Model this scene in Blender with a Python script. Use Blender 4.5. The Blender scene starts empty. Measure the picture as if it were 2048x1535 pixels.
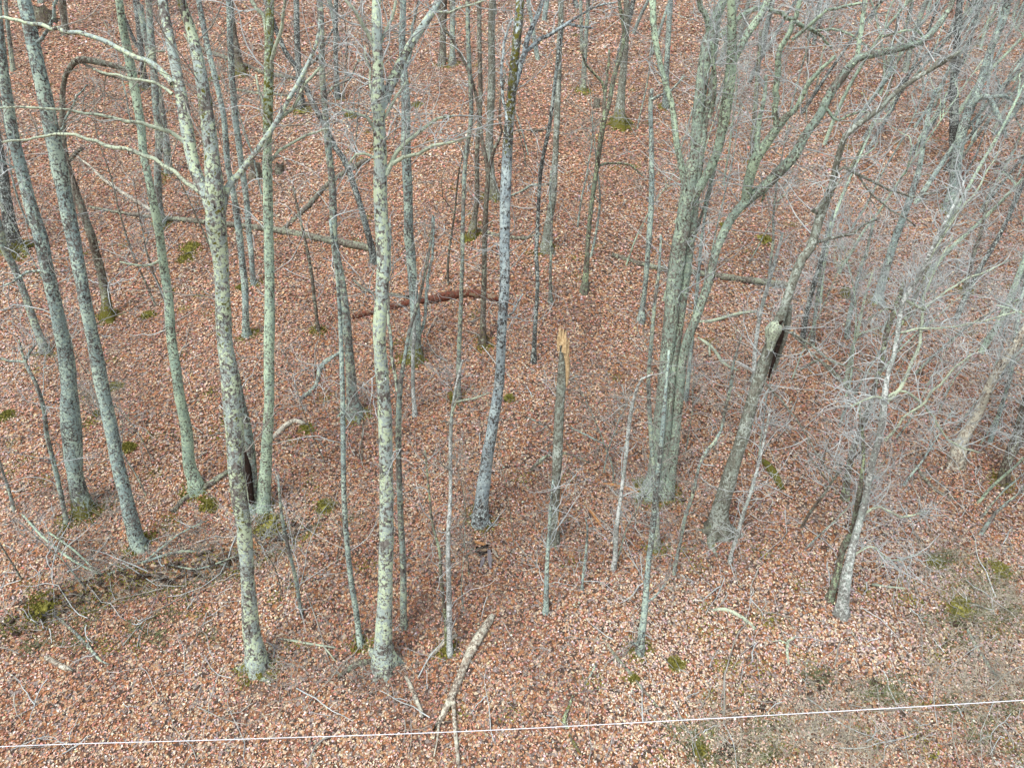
import bpy, math
import numpy as np

# ------------------------------------------------------------------ camera, sky, sun, exposure
sc = bpy.context.scene
COL = sc.collection
CAMZ, PITCH, F, CX, CY = 10.0, math.radians(23.0), 1365.33, 1024.0, 767.5
cam_d = bpy.data.cameras.new('camera'); cam_d.lens = 24.0; cam_d.sensor_width = 36.0
cam_d.clip_start = 0.1; cam_d.clip_end = 900.0
cam = bpy.data.objects.new('camera', cam_d); COL.objects.link(cam)
cam.location = (0, 0, CAMZ); cam.rotation_euler = (math.pi / 2 - PITCH, 0, 0)
sc.camera = cam

SUN_EL, SUN_AZ = math.radians(58), math.radians(215)
w = bpy.data.worlds.new('World'); sc.world = w; w.use_nodes = True
nt = w.node_tree; nt.nodes.clear()
sky = nt.nodes.new('ShaderNodeTexSky'); sky.sky_type = 'NISHITA'; sky.sun_disc = False
sky.sun_elevation = SUN_EL; sky.sun_rotation = SUN_AZ; sky.dust_density = 3.0; sky.air_density = 1.0
hs = nt.nodes.new('ShaderNodeHueSaturation'); hs.inputs['Saturation'].default_value = 0.50
bg = nt.nodes.new('ShaderNodeBackground'); bg.inputs['Strength'].default_value = 0.15
wo = nt.nodes.new('ShaderNodeOutputWorld')
nt.links.new(sky.outputs[0], hs.inputs['Color']); nt.links.new(hs.outputs[0], bg.inputs[0]); nt.links.new(bg.outputs[0], wo.inputs[0])
sun_d = bpy.data.lights.new('sun', 'SUN'); sun_d.energy = 0.9; sun_d.angle = math.radians(25); sun_d.color = (1.0, 0.98, 0.96)
sun = bpy.data.objects.new('sun', sun_d); COL.objects.link(sun)
sun.rotation_euler = (math.pi / 2 - SUN_EL, 0, math.pi - SUN_AZ)
sc.view_settings.view_transform = 'Standard'; sc.view_settings.look = 'None'
sc.view_settings.gamma = 1.0; sc.view_settings.use_curve_mapping = False
sc.view_settings.exposure = 1.02

rng = np.random.default_rng(7)

# ------------------------------------------------------------------ noise, terrain, unprojection
_P = np.random.default_rng(3).random((256, 256)).astype(np.float64)
def vn(x, y):
    x = np.asarray(x, float); y = np.asarray(y, float)
    xi = np.floor(x).astype(int); yi = np.floor(y).astype(int)
    fx = x - xi; fy = y - yi; fx = fx*fx*(3-2*fx); fy = fy*fy*(3-2*fy)
    g = lambda a, b: _P[a & 255, b & 255]
    return (g(xi, yi)*(1-fx)+g(xi+1, yi)*fx)*(1-fy) + (g(xi, yi+1)*(1-fx)+g(xi+1, yi+1)*fx)*fy
def fbm(x, y, s, o=3):
    r = 0; a = 0.5; t = 0
    for i in range(o):
        r = r + a*vn(x/s + 17.3*i, y/s + 5.1*i); t += a; a *= .5; s /= 2.1
    return r/t - 0.5
def dirs(u, v):
    u = np.asarray(u, float); v = np.asarray(v, float)
    a = (u-CX)/F; b = (CY-v)/F
    return np.stack([a, math.cos(PITCH)+b*math.sin(PITCH), -math.sin(PITCH)+b*math.cos(PITCH)], -1)
BANK = None
def ground(x, y):
    x = np.asarray(x, float); y = np.asarray(y, float)
    yy = y - 9.7
    h = 0.455*yy
    far = np.clip(y-60, 0, None); h = h - 0.0012*far**2*(far < 150) - (far >= 150)*(27 + 0.36*(far-150)) 
    near = np.clip(7.5-y, 0, None); h = h + 0.30*near
    h = h + 1.0*fbm(x, y, 11.0, 2) + 0.32*fbm(x+40, y+9, 3.2, 2) + 0.12*fbm(x+4, y-9, 0.9, 2)
    if BANK is not None:
        bx, by = BANK
        yl = np.interp(x, bx, by)
        m = np.clip((x-bx[0])/0.8, 0, 1)*np.clip((bx[-1]-x)/0.8, 0, 1)
        d = yl - y + 0.25*fbm(x, y, .6, 2)
        h = h - m*0.52*np.clip(d/0.22, 0, 1)*np.exp(-np.clip(d, 0, None)/1.2)
    return h
def hit(u, v):
    d = dirs(u, v)
    lo, hi = 5.0, 5.0
    t = 5.0
    while t < 140:
        p = d*t
        if CAMZ + p[2] < ground(p[0], p[1]): break
        t += 0.25
    lo, hi = t-0.25, t
    for _ in range(18):
        m = (lo+hi)/2; p = d*m
        if CAMZ + p[2] < ground(p[0], p[1]): hi = m
        else: lo = m
    p = d*hi
    return np.array([p[0], p[1], CAMZ+p[2]])
bp = [hit(u, v) for u, v in [(20, 1235), (75, 1200), (130, 1172), (215, 1143), (290, 1124), (400, 1104), (480, 1085), (560, 1050), (640, 1030)]]
BANK = (np.array([p[0] for p in bp]), np.array([p[1] for p in bp]))
def at_y(u, v, Y):
    d = dirs(u, v); t = Y/d[1]
    return np.array([d[0]*t, Y, CAMZ + d[2]*t])
def depth(p):
    return p[1]*math.cos(PITCH) - (p[2]-CAMZ)*math.sin(PITCH)

# ------------------------------------------------------------------ materials
def newmat(name):
    m = bpy.data.materials.new(name); m.use_nodes = True
    n = m.node_tree; n.nodes.clear()
    out = n.nodes.new('ShaderNodeOutputMaterial'); b = n.nodes.new('ShaderNodeBsdfPrincipled')
    b.inputs['Roughness'].default_value = 0.9
    b.inputs['Specular IOR Level'].default_value = 0.15
    n.links.new(b.outputs[0], out.inputs[0])
    return m, n, b
def node(n, t, **kw):
    o = n.nodes.new(t)
    for k, v in kw.items():
        if k in o.inputs.keys(): o.inputs[k].default_value = v
        else: setattr(o, k, v)
    return o
def noise(n, vec, scale, detail=3, rough=.6):
    o = node(n, 'ShaderNodeTexNoise', Scale=scale, Detail=detail, Roughness=rough)
    n.links.new(vec, o.inputs['Vector']); return o.outputs['Fac']
def rampf(n, fac, a, b):
    o = node(n, 'ShaderNodeMapRange'); o.inputs[1].default_value = a; o.inputs[2].default_value = b
    n.links.new(fac, o.inputs[0]); return o.outputs[0]
def mix(n, fac, a, b, mode='MIX'):
    o = n.nodes.new('ShaderNodeMix'); o.data_type = 'RGBA'; o.blend_type = mode
    for s, v in ((o.inputs[6], a), (o.inputs[7], b)):
        if isinstance(v, tuple): s.default_value = (*v, 1)
        else: n.links.new(v, s)
    if isinstance(fac, (int, float)): o.inputs[0].default_value = fac
    else: n.links.new(fac, o.inputs[0])
    return o.outputs[2]
def math_(n, op, a, b):
    o = n.nodes.new('ShaderNodeMath'); o.operation = op
    for s, v in ((o.inputs[0], a), (o.inputs[1], b)):
        if isinstance(v, (int, float)): s.default_value = v
        else: n.links.new(v, s)
    return o.outputs[0]
def bark(name, dark, light, teal, pale, tt, tp, ts=6.0, ps=9.0, mossc=(.105, .10, .018), vert=.25, mossall=0.0, bump=.6, specks=0.0):
    m, n, b = newmat(name)
    g = node(n, 'ShaderNodeNewGeometry'); P = g.outputs['Position']
    mp = node(n, 'ShaderNodeMapping'); mp.inputs['Scale'].default_value = (1, 1, vert); n.links.new(P, mp.inputs['Vector'])
    fis = noise(n, mp.outputs[0], 26, 4, .7)
    c = mix(n, rampf(n, fis, .36, .62), dark, light)
    a1 = noise(n, P, ts, 4, .65)
    fine = noise(n, P, 34, 3, .7)
    zone = math_(n, 'MULTIPLY', math_(n, 'SUBTRACT', noise(n, P, 1.7, 3, .6), .5), .55)
    s1 = math_(n, 'ADD', math_(n, 'ADD', a1, zone), math_(n, 'MULTIPLY', math_(n, 'SUBTRACT', fine, .5), .45))
    c = mix(n, rampf(n, s1, tt-.02, tt+.05), c, teal)
    off = node(n, 'ShaderNodeMapping'); off.inputs['Location'].default_value = (7, 3, 11); n.links.new(P, off.inputs['Vector'])
    a2 = noise(n, off.outputs[0], ps, 3, .6)
    zone2 = math_(n, 'MULTIPLY', math_(n, 'SUBTRACT', noise(n, off.outputs[0], 2.6, 3, .6), .5), .75)
    s2 = math_(n, 'ADD', math_(n, 'ADD', a2, zone2), math_(n, 'MULTIPLY', math_(n, 'SUBTRACT', fine, .5), .5))
    c = mix(n, rampf(n, s2, tp-.01, tp+.03), c, pale)
    if specks:
        v = node(n, 'ShaderNodeTexVoronoi', Scale=22.0); n.links.new(P, v.inputs['Vector'])
        c = mix(n, rampf(n, v.outputs['Distance'], specks, specks-.06), c, (.52, .56, .53))
    at = node(n, 'ShaderNodeAttribute', attribute_name='moss')
    mo = math_(n, 'ADD', at.outputs['Fac'], mossall)
    mm = math_(n, 'ADD', mo, math_(n, 'MULTIPLY', math_(n, 'SUBTRACT', a1, .5), 2.2))
    mcol = mix(n, fine, tuple(x*.45 for x in mossc), tuple(x*1.8 for x in mossc))
    c = mix(n, rampf(n, mm, .5, .68), c, mcol)
    crack = mix(n, rampf(n, fis, .40, .30), (1, 1, 1), (.42, .38, .34))
    c = mix(n, 1.0, c, crack, 'MULTIPLY')
    n.links.new(c, b.inputs['Base Color'])
    bn = node(n, 'ShaderNodeBump', Strength=bump, Distance=.02)
    n.links.new(math_(n, 'ADD', fis, math_(n, 'MULTIPLY', s2, .8)), bn.inputs['Height']); n.links.new(bn.outputs[0], b.inputs['Normal'])
    return m
TEAL = (.26, .34, .30); PALE = (.46, .57, .40)
M = {
 'lich': bark('bark_lichen', (.05, .042, .035), (.23, .215, .19), (.36, .44, .40), (.50, .60, .41), .47, .55, ts=13, ps=17),
 'grey': bark('bark_grey', (.05, .045, .04), (.22, .205, .18), TEAL, (.38, .45, .32), .51, .575, ts=15, ps=16),
 'teal': bark('bark_teal', (.04, .037, .034), (.19, .18, .16), (.265, .35, .325), (.42, .53, .43), .47, .565, ts=17., ps=20),
 'green': bark('bark_green_lichen', (.055, .05, .04), (.20, .195, .155), (.31, .42, .33), (.45, .58, .41), .44, .515, ts=17., ps=22),
 'dark': bark('bark_dark', (.018, .018, .017), (.10, .10, .09), (.20, .245, .23), (.40, .46, .41), .54, .585, ts=16., ps=20, specks=.20),
 'blue': bark('bark_blue_lichen', (.022, .022, .02), (.15, .145, .135), (.30, .37, .38), (.44, .53, .51), .49, .555, ts=14., ps=18, specks=.16),
 'moss': bark('bark_moss', (.05, .04, .03), (.17, .15, .12), (.2, .25, .18), (.34, .42, .25), .54, .60, ts=14, ps=16, mossall=.26, mossc=(.11, .105, .02)),
 'rough': bark('bark_rough', (.04, .034, .026), (.235, .22, .18), (.25, .32, .26), (.38, .48, .35), .48, .585, ts=18, ps=22, vert=.1, bump=1.),
 'limb': bark('bark_limb_lichen', (.05, .045, .035), (.21, .20, .155), (.28, .37, .28), (.42, .54, .37), .46, .54, ts=17, ps=20, vert=.3, bump=.8),
 'smooth': bark('bark_smooth', (.085, .085, .065), (.19, .19, .15), (.24, .275, .225), (.38, .43, .37), .54, .60, ts=12, ps=18, vert=.35, bump=.35),
 'birch': bark('bark_pale', (.10, .10, .09), (.30, .31, .28), (.30, .35, .31), (.56, .60, .56), .50, .54, ts=14, ps=20., vert=1.6, bump=.3),
 'palebr': bark('bark_pale_lichen', (.10, .10, .08), (.27, .27, .22), (.33, .39, .29), (.46, .53, .38), .43, .51, ts=20, ps=22.),
 'oldwood': bark('dead_wood', (.07, .055, .045), (.37, .31, .235), (.42, .41, .33), (.58, .56, .44), .50, .57, ts=10, ps=12, vert=.3, bump=1.),
 'log': bark('log_bark', (.04, .035, .028), (.20, .175, .14), (.22, .245, .18), (.34, .38, .26), .53, .60, ts=12, ps=14, mossc=(.12, .115, .02)),
 'brown': bark('bark_brown', (.035, .028, .022), (.165, .135, .105), (.19, .21, .165), (.31, .34, .26), .54, .61, ts=14, ps=16),
 'red': bark('rotten_red_wood', (.045, .018, .014), (.22, .075, .045), (.12, .07, .05), (.26, .2, .13), .52, .60, ts=10, bump=1.),
}
def flat(name, c1, c2, scale=14, rough=.9, bump=.4):
    m, n, b = newmat(name)
    P = node(n, 'ShaderNodeNewGeometry').outputs['Position']
    f = noise(n, P, scale, 4, .7)
    n.links.new(mix(n, rampf(n, f, .33, .67), c1, c2), b.inputs['Base Color'])
    b.inputs['Roughness'].default_value = rough
    bn = node(n, 'ShaderNodeBump', Strength=bump, Distance=.02); n.links.new(f, bn.inputs['Height']); n.links.new(bn.outputs[0], b.inputs['Normal'])
    return m
M['twig'] = flat('twig_grey', (.28, .31, .30), (.60, .65, .63), 3)
M['twigbr'] = flat('twig_brown', (.17, .16, .135), (.40, .40, .35), 3)
M['mossg'] = flat('moss_green', (.11, .105, .022), (.34, .32, .075), 16, bump=1.)
M['fresh'] = flat('fresh_wood', (.34, .21, .10), (.66, .52, .30), 18)
M['orange'] = flat('orange_wood', (.28, .12, .05), (.50, .28, .12), 18)
M['soil'] = flat('humus_shade', (.02, .015, .012), (.10, .07, .05), 20, bump=1.)  # humus kept dark so it also paints shade under the bank
M['gravel'] = flat('pale_gravel', (.35, .34, .31), (.6, .58, .54), 25)
M['cavity'] = flat('rotten_cavity_shade', (.006, .005, .004), (.035, .02, .014), 18)  # near-black rot, with the shade inside holes put into the colour
M['rock'] = flat('stone_grey', (.09, .09, .08), (.2, .2, .18), 8)
M['slab'] = flat('weathered_slab', (.07, .065, .075), (.24, .22, .22), 10)
M['cable'] = flat('cable_white', (.55, .57, .60), (.74, .76, .78), 40, .5, .1)
M['grass'] = flat('dry_grass_stems', (.24, .22, .16), (.50, .47, .38), 3)
M['green_grass'] = flat('green_stems', (.08, .10, .04), (.22, .25, .12), 3)

def leafmat():
    m, n, b = newmat('leaf_litter')
    a = node(n, 'ShaderNodeAttribute', attribute_name='leafcol')
    P = node(n, 'ShaderNodeNewGeometry').outputs['Position']
    f = noise(n, P, 45, 2, .6)
    c = mix(n, 1.0, a.outputs['Color'], mix(n, f, (.72, .72, .72), (1.25, 1.25, 1.25)), 'MULTIPLY')
    n.links.new(c, b.inputs['Base Color']); b.inputs['Roughness'].default_value = .65; b.inputs['Specular IOR Level'].default_value = .35
    return m
M['leaf'] = leafmat()
def groundmat():
    m, n, b = newmat('forest_soil')
    P = node(n, 'ShaderNodeNewGeometry').outputs['Position']
    w1 = node(n, 'ShaderNodeTexNoise', Scale=9.0, Detail=2.0); n.links.new(P, w1.inputs['Vector'])
    wp = node(n, 'ShaderNodeVectorMath', operation='MULTIPLY_ADD'); n.links.new(w1.outputs['Color'], wp.inputs[0]); wp.inputs[1].default_value = (.08, .08, .08); n.links.new(P, wp.inputs[2])
    v = node(n, 'ShaderNodeTexVoronoi', Scale=19.0); n.links.new(wp.outputs[0], v.inputs['Vector'])
    v2 = node(n, 'ShaderNodeTexVoronoi', Scale=19.0, feature='DISTANCE_TO_EDGE'); n.links.new(wp.outputs[0], v2.inputs['Vector'])
    sp = node(n, 'ShaderNodeSeparateColor'); n.links.new(v.outputs['Color'], sp.inputs[0])
    cr = node(n, 'ShaderNodeValToRGB'); n.links.new(sp.outputs[0], cr.inputs[0])
    e = cr.color_ramp.elements; cr.color_ramp.interpolation = 'CONSTANT'
    e[0].position = 0; e[0].color = (.07, .05, .038, 1); e[1].position = .9; e[1].color = (.50, .40, .28, 1)
    for p, c in ((.18, (.19, .09, .05, 1)), (.36, (.32, .15, .07, 1)), (.55, (.40, .25, .14, 1)), (.72, (.25, .21, .185, 1))):
        x = e.new(p); x.color = c
    big = noise(n, P, .9, 3)
    c = mix(n, rampf(n, v2.outputs['Distance'], .0, .10), (.05, .034, .028), cr.outputs[0])
    c = mix(n, rampf(n, big, .55, .72), c, mix(n, .6, c, (.12, .08, .06)))
    n.links.new(c, b.inputs['Base Color'])
    bn = node(n, 'ShaderNodeBump', Strength=.8, Distance=.03); n.links.new(sp.outputs[1], bn.inputs['Height']); n.links.new(bn.outputs[0], b.inputs['Normal'])
    return m
M['ground'] = groundmat()

# ------------------------------------------------------------------ mesh helpers
def mesh_np(name, V, Fq, mat, smooth=True, col=None, colname='leafcol', moss=None):
    me = bpy.data.meshes.new(name)
    V = np.asarray(V, np.float32); Fq = np.asarray(Fq, np.int32)
    k = Fq.shape[1]
    me.vertices.add(len(V)); me.vertices.foreach_set('co', V.ravel())
    me.loops.add(Fq.size); me.loops.foreach_set('vertex_index', Fq.ravel())
    me.polygons.add(len(Fq)); me.polygons.foreach_set('loop_start', np.arange(0, Fq.size, k, dtype=np.int32))
    me.polygons.foreach_set('loop_total', np.full(len(Fq), k, np.int32))
    me.polygons.foreach_set('use_smooth', np.full(len(Fq), smooth))
    if col is not None:
        a = me.color_attributes.new(colname, 'FLOAT_COLOR', 'POINT'); a.data.foreach_set('color', np.asarray(col, np.float32).ravel())
    if moss is not None:
        a = me.attributes.new('moss', 'FLOAT', 'POINT'); a.data.foreach_set('value', np.asarray(moss, np.float32))
    me.materials.append(mat); me.update(); me.validate()
    return me
def link(name, me, parent=None, origin=None):
    o = bpy.data.objects.new(name, me); COL.objects.link(o)
    if parent is not None: o.parent = parent
    return o
def thing(name, loc, label, cat, group=None):
    o = bpy.data.objects.new(name, None); COL.objects.link(o); o.location = loc
    o.empty_display_size = .3
    o['label'] = label; o['category'] = cat
    if group: o['group'] = group
    return o
def smoothline(P, W, step):
    """Catmull-Rom through 3D points, resampled"""
    P = np.asarray(P, float); W = np.asarray(W, float)
    if len(P) == 2:
        n = max(2, int(np.linalg.norm(P[1]-P[0])/step)+1); t = np.linspace(0, 1, n)[:, None]
        return P[0]*(1-t)+P[1]*t, W[0]*(1-t[:, 0])+W[1]*t[:, 0]
    Q = np.vstack([2*P[0]-P[1], P, 2*P[-1]-P[-2]])
    out = []; ow = []
    for i in range(len(P)-1):
        n = max(1, int(round(np.linalg.norm(P[i+1]-P[i])/step)))
        for k in range(n):
            t = k/n; a, b, c, d = Q[i], Q[i+1], Q[i+2], Q[i+3]
            out.append(.5*((2*b)+(c-a)*t+(2*a-5*b+4*c-d)*t*t+(3*b-a-3*c+d)*t**3)); ow.append(W[i]*(1-t)+W[i+1]*t)
    out.append(P[-1]); ow.append(W[-1])
    return np.array(out), np.array(ow)
def tube(P, R, sides=10, rough=.05, flare=0, seed=0, cap=True, jag=0):
    P = np.asarray(P, float); R = np.asarray(R, float); N = len(P)
    T = np.gradient(P, axis=0); T /= np.linalg.norm(T, axis=1)[:, None]+1e-9
    u = np.cross(T[0], (0, 1, 0) if abs(T[0][1]) < .8 else (1, 0, 0)); u /= np.linalg.norm(u)
    V = []; L = np.concatenate([[0], np.cumsum(np.linalg.norm(np.diff(P, axis=0), axis=1))])
    ang = np.arange(sides)*2*math.pi/sides
    ph = seed*1.7; k = 4 + seed % 3
    for i in range(N):
        u = u - T[i]*np.dot(u, T[i]); u /= np.linalg.norm(u)+1e-9
        v = np.cross(T[i], u)
        r = R[i]*(1 + rough*2*(vn(ang*1.1+seed*3.1, L[i]*2.5+seed)-.5) + rough*1.4*(vn(np.cos(ang)*1.5+seed, np.full(sides, L[i]*.9))-.5))
        if flare:
            r = r*(1 + flare*math.exp(-max(L[i]-.28, 0)/.20)*(-.15+.8*np.clip(np.cos(k*ang+ph+.6*math.sin(ph)), -.4, 1)*(.6+.4*np.sin(ang*2+ph))))
        V.append(P[i] + np.outer(r*np.cos(ang), u) + np.outer(r*np.sin(ang), v))
    V = np.array(V)
    if jag:
        V[-1] += T[-1]*(jag*np.random.default_rng(seed).random(sides))[:, None]
    V = V.reshape(-1, 3)
    i = np.arange(N-1)[:, None]*sides; j = np.arange(sides)[None]; j2 = (j+1) % sides
    Fq = np.stack([i+j, i+j2, i+sides+j2, i+sides+j], -1).reshape(-1, 4)
    if cap:
        for base, c in ((0, P[0]), ((N-1)*sides, P[-1])):
            ci = len(V); V = np.vstack([V, [c]])
            jj = np.arange(sides); a = base+jj; b_ = base+(jj+1) % sides; h = np.full(sides, ci)
            # degenerate-free quads: pair of neighbours
            q = np.stack([a[::2], b_[::2], base+(jj[::2]+2) % sides, h[::2]], -1)
            Fq = np.vstack([Fq, q])
    return V, Fq
def twigtubes(lines, radii, sides=3):
    """lines (n,K,3), radii (n,K) -> merged 3-sided tubes"""
    n, K, _ = lines.shape
    T = np.gradient(lines, axis=1); T /= np.linalg.norm(T, axis=2)[..., None]+1e-9
    ref = np.tile(np.array([.3, .2, 1.]), (n, 1)); hz = np.abs(T[:, 0, 2]) > .8; ref[hz] = (1, .3, 0)
    u = np.cross(T, ref[:, None, :]); u /= np.linalg.norm(u, axis=2)[..., None]+1e-9
    v = np.cross(T, u)
    ang = np.arange(sides)*2*math.pi/sides
    V = lines[:, :, None, :] + radii[:, :, None, None]*(np.cos(ang)[None, None, :, None]*u[:, :, None, :]+np.sin(ang)[None, None, :, None]*v[:, :, None, :])
    b = (np.arange(n)*K*sides)[:, None, None]+(np.arange(K-1)*sides)[None, :, None]
    j = np.arange(sides)[None, None]; j2 = (j+1) % sides
    Fq = np.stack([b+j, b+j2, b+sides+j2, b+sides+j], -1).reshape(-1, 4)
    return V.reshape(-1, 3), Fq
def grow(par, parR, n, L, r0, K, up=.25, wander=.28, tmin=.15, spread=1.0, r=rng, outdir=None):
    """children lines from parent lines (np,Kp,3)"""
    m, Kp, _ = par.shape
    idx = r.integers(0, m, n); t = tmin + (1-tmin)*r.random(n); f = t*(Kp-1); k = np.clip(f.astype(int), 0, Kp-2); fr = (f-k)[:, None]
    s = par[idx, k]*(1-fr)+par[idx, k+1]*fr
    tan = par[idx, k+1]-par[idx, k]; tan /= np.linalg.norm(tan, axis=1)[:, None]+1e-9
    rv = r.normal(size=(n, 3)); rv -= tan*np.sum(rv*tan, 1)[:, None]; rv /= np.linalg.norm(rv, axis=1)[:, None]+1e-9
    d = tan*.55 + rv*spread; d[:, 2] += up
    d /= np.linalg.norm(d, axis=1)[:, None]
    ln = L*(.35+.9*r.random(n)**1.5)*(1.15-.6*t)
    out = np.empty((n, K, 3)); out[:, 0] = s
    curl = r.normal(size=(n, 3))*.12
    for q in range(1, K):
        d = d + r.normal(size=(n, 3))*wander*.6 + curl; d[:, 2] += up*.12
        d /= np.linalg.norm(d, axis=1)[:, None]
        out[:, q] = out[:, q-1] + d*(ln/(K-1))[:, None]
    pr = (parR[idx, k])*.75
    rr = np.minimum(pr, r0*(.6+.7*r.random(n)))[:, None]*np.linspace(1, .3, K)[None]
    return out, rr
def resampleK(P, R, K=10):
    L = np.concatenate([[0], np.cumsum(np.linalg.norm(np.diff(P, axis=0), axis=1))]); t = np.linspace(0, L[-1], K)
    return np.stack([np.interp(t, L, P[:, i]) for i in range(3)], -1), np.interp(t, L, R)
def join(parts):
    V = []; Fq = []; o = 0
    for v, f in parts: V.append(v); Fq.append(f+o); o += len(v)
    return np.vstack(V), np.vstack(Fq)
def seen(l, R_, r):
    p = l[:, 0]; d = np.stack([p[:, 0], p[:, 1], p[:, 2]-CAMZ], -1)
    dp = d[:, 1]*math.cos(PITCH)-d[:, 2]*math.sin(PITCH)
    u = CX+F*d[:, 0]/dp; v = CY-F*(d[:, 1]*math.sin(PITCH)+d[:, 2]*math.cos(PITCH))/dp
    k = ((v > -130) & (u > -260) & (u < 2300)) | (r.random(len(l)) < .15)
    k[:2] = True
    return l[k], R_[k]
def crown_mesh(name, branch_lines, trunk_line, dens, matk, loc, size=1.0, ttmin=.35, seed=0, up=.25):
    r = np.random.default_rng(seed+100)
    parts = []
    kids = []
    if trunk_line is not None:
        p, R = resampleK(*trunk_line, 14)
        kids.append(grow(p[None], R[None], max(4, int(25*dens)), 2.1*size, .0115*size**.5, 8, up=up, wander=.42, tmin=ttmin, r=r))
    if branch_lines:
        rs = [resampleK(a, b, 10) for a, b in branch_lines]
        par = np.array([x[0] for x in rs]); pr = np.array([x[1] for x in rs])
        kids.append(grow(par, pr, max(3, int(8*dens*len(branch_lines))), 1.6*size, .0105*size**.5, 8, up=up, wander=.42, tmin=.1, r=r))
    l1 = np.concatenate([k[0] for k in kids]); r1 = np.concatenate([k[1] for k in kids])
    l1, r1 = seen(l1, r1, r)
    parts.append(twigtubes(l1, r1))
    l2, r2 = grow(l1, r1, int(len(l1)*3.6), .90*size, .0072, 5, up=up*.6, wander=.45, tmin=.12, r=r); parts.append(twigtubes(l2, r2))
    l3, r3 = grow(l2, r2, int(len(l2)*1.0), .42*size, .0056, 3, up=up*.4, r=r); parts.append(twigtubes(l3, r3))
    V, Fq = join(parts)
    return mesh_np(name, V-loc, Fq, M[matk])

# ------------------------------------------------------------------ setting: ground
def axis(segs):
    out = []
    for a, b, s in segs: out.append(np.arange(a, b, s))
    return np.concatenate(out+[[segs[-1][1]]])
xs = axis([(-400, -120, 20), (-120, -44, 3), (-44, -20, .5), (-20, 20, .19), (20, 44, .5), (44, 120, 3), (120, 400, 20)])
ys = axis([(-60, 0, 4), (0, 6, .5), (6, 22, .15), (22, 50, .3), (50, 120, 3), (120, 500, 20)])
X, Y = np.meshgrid(xs, ys)
Z = ground(X, Y)
nx, ny = len(xs), len(ys)
i, j = np.meshgrid(np.arange(ny-1), np.arange(nx-1), indexing='ij')
a = (i*nx+j).ravel()
g = link('hillside_ground', mesh_np('ground', np.stack([X, Y, Z], -1).reshape(-1, 3), np.stack([a, a+1, a+nx+1, a+nx], -1), M['ground']))
g['kind'] = 'structure'

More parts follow.
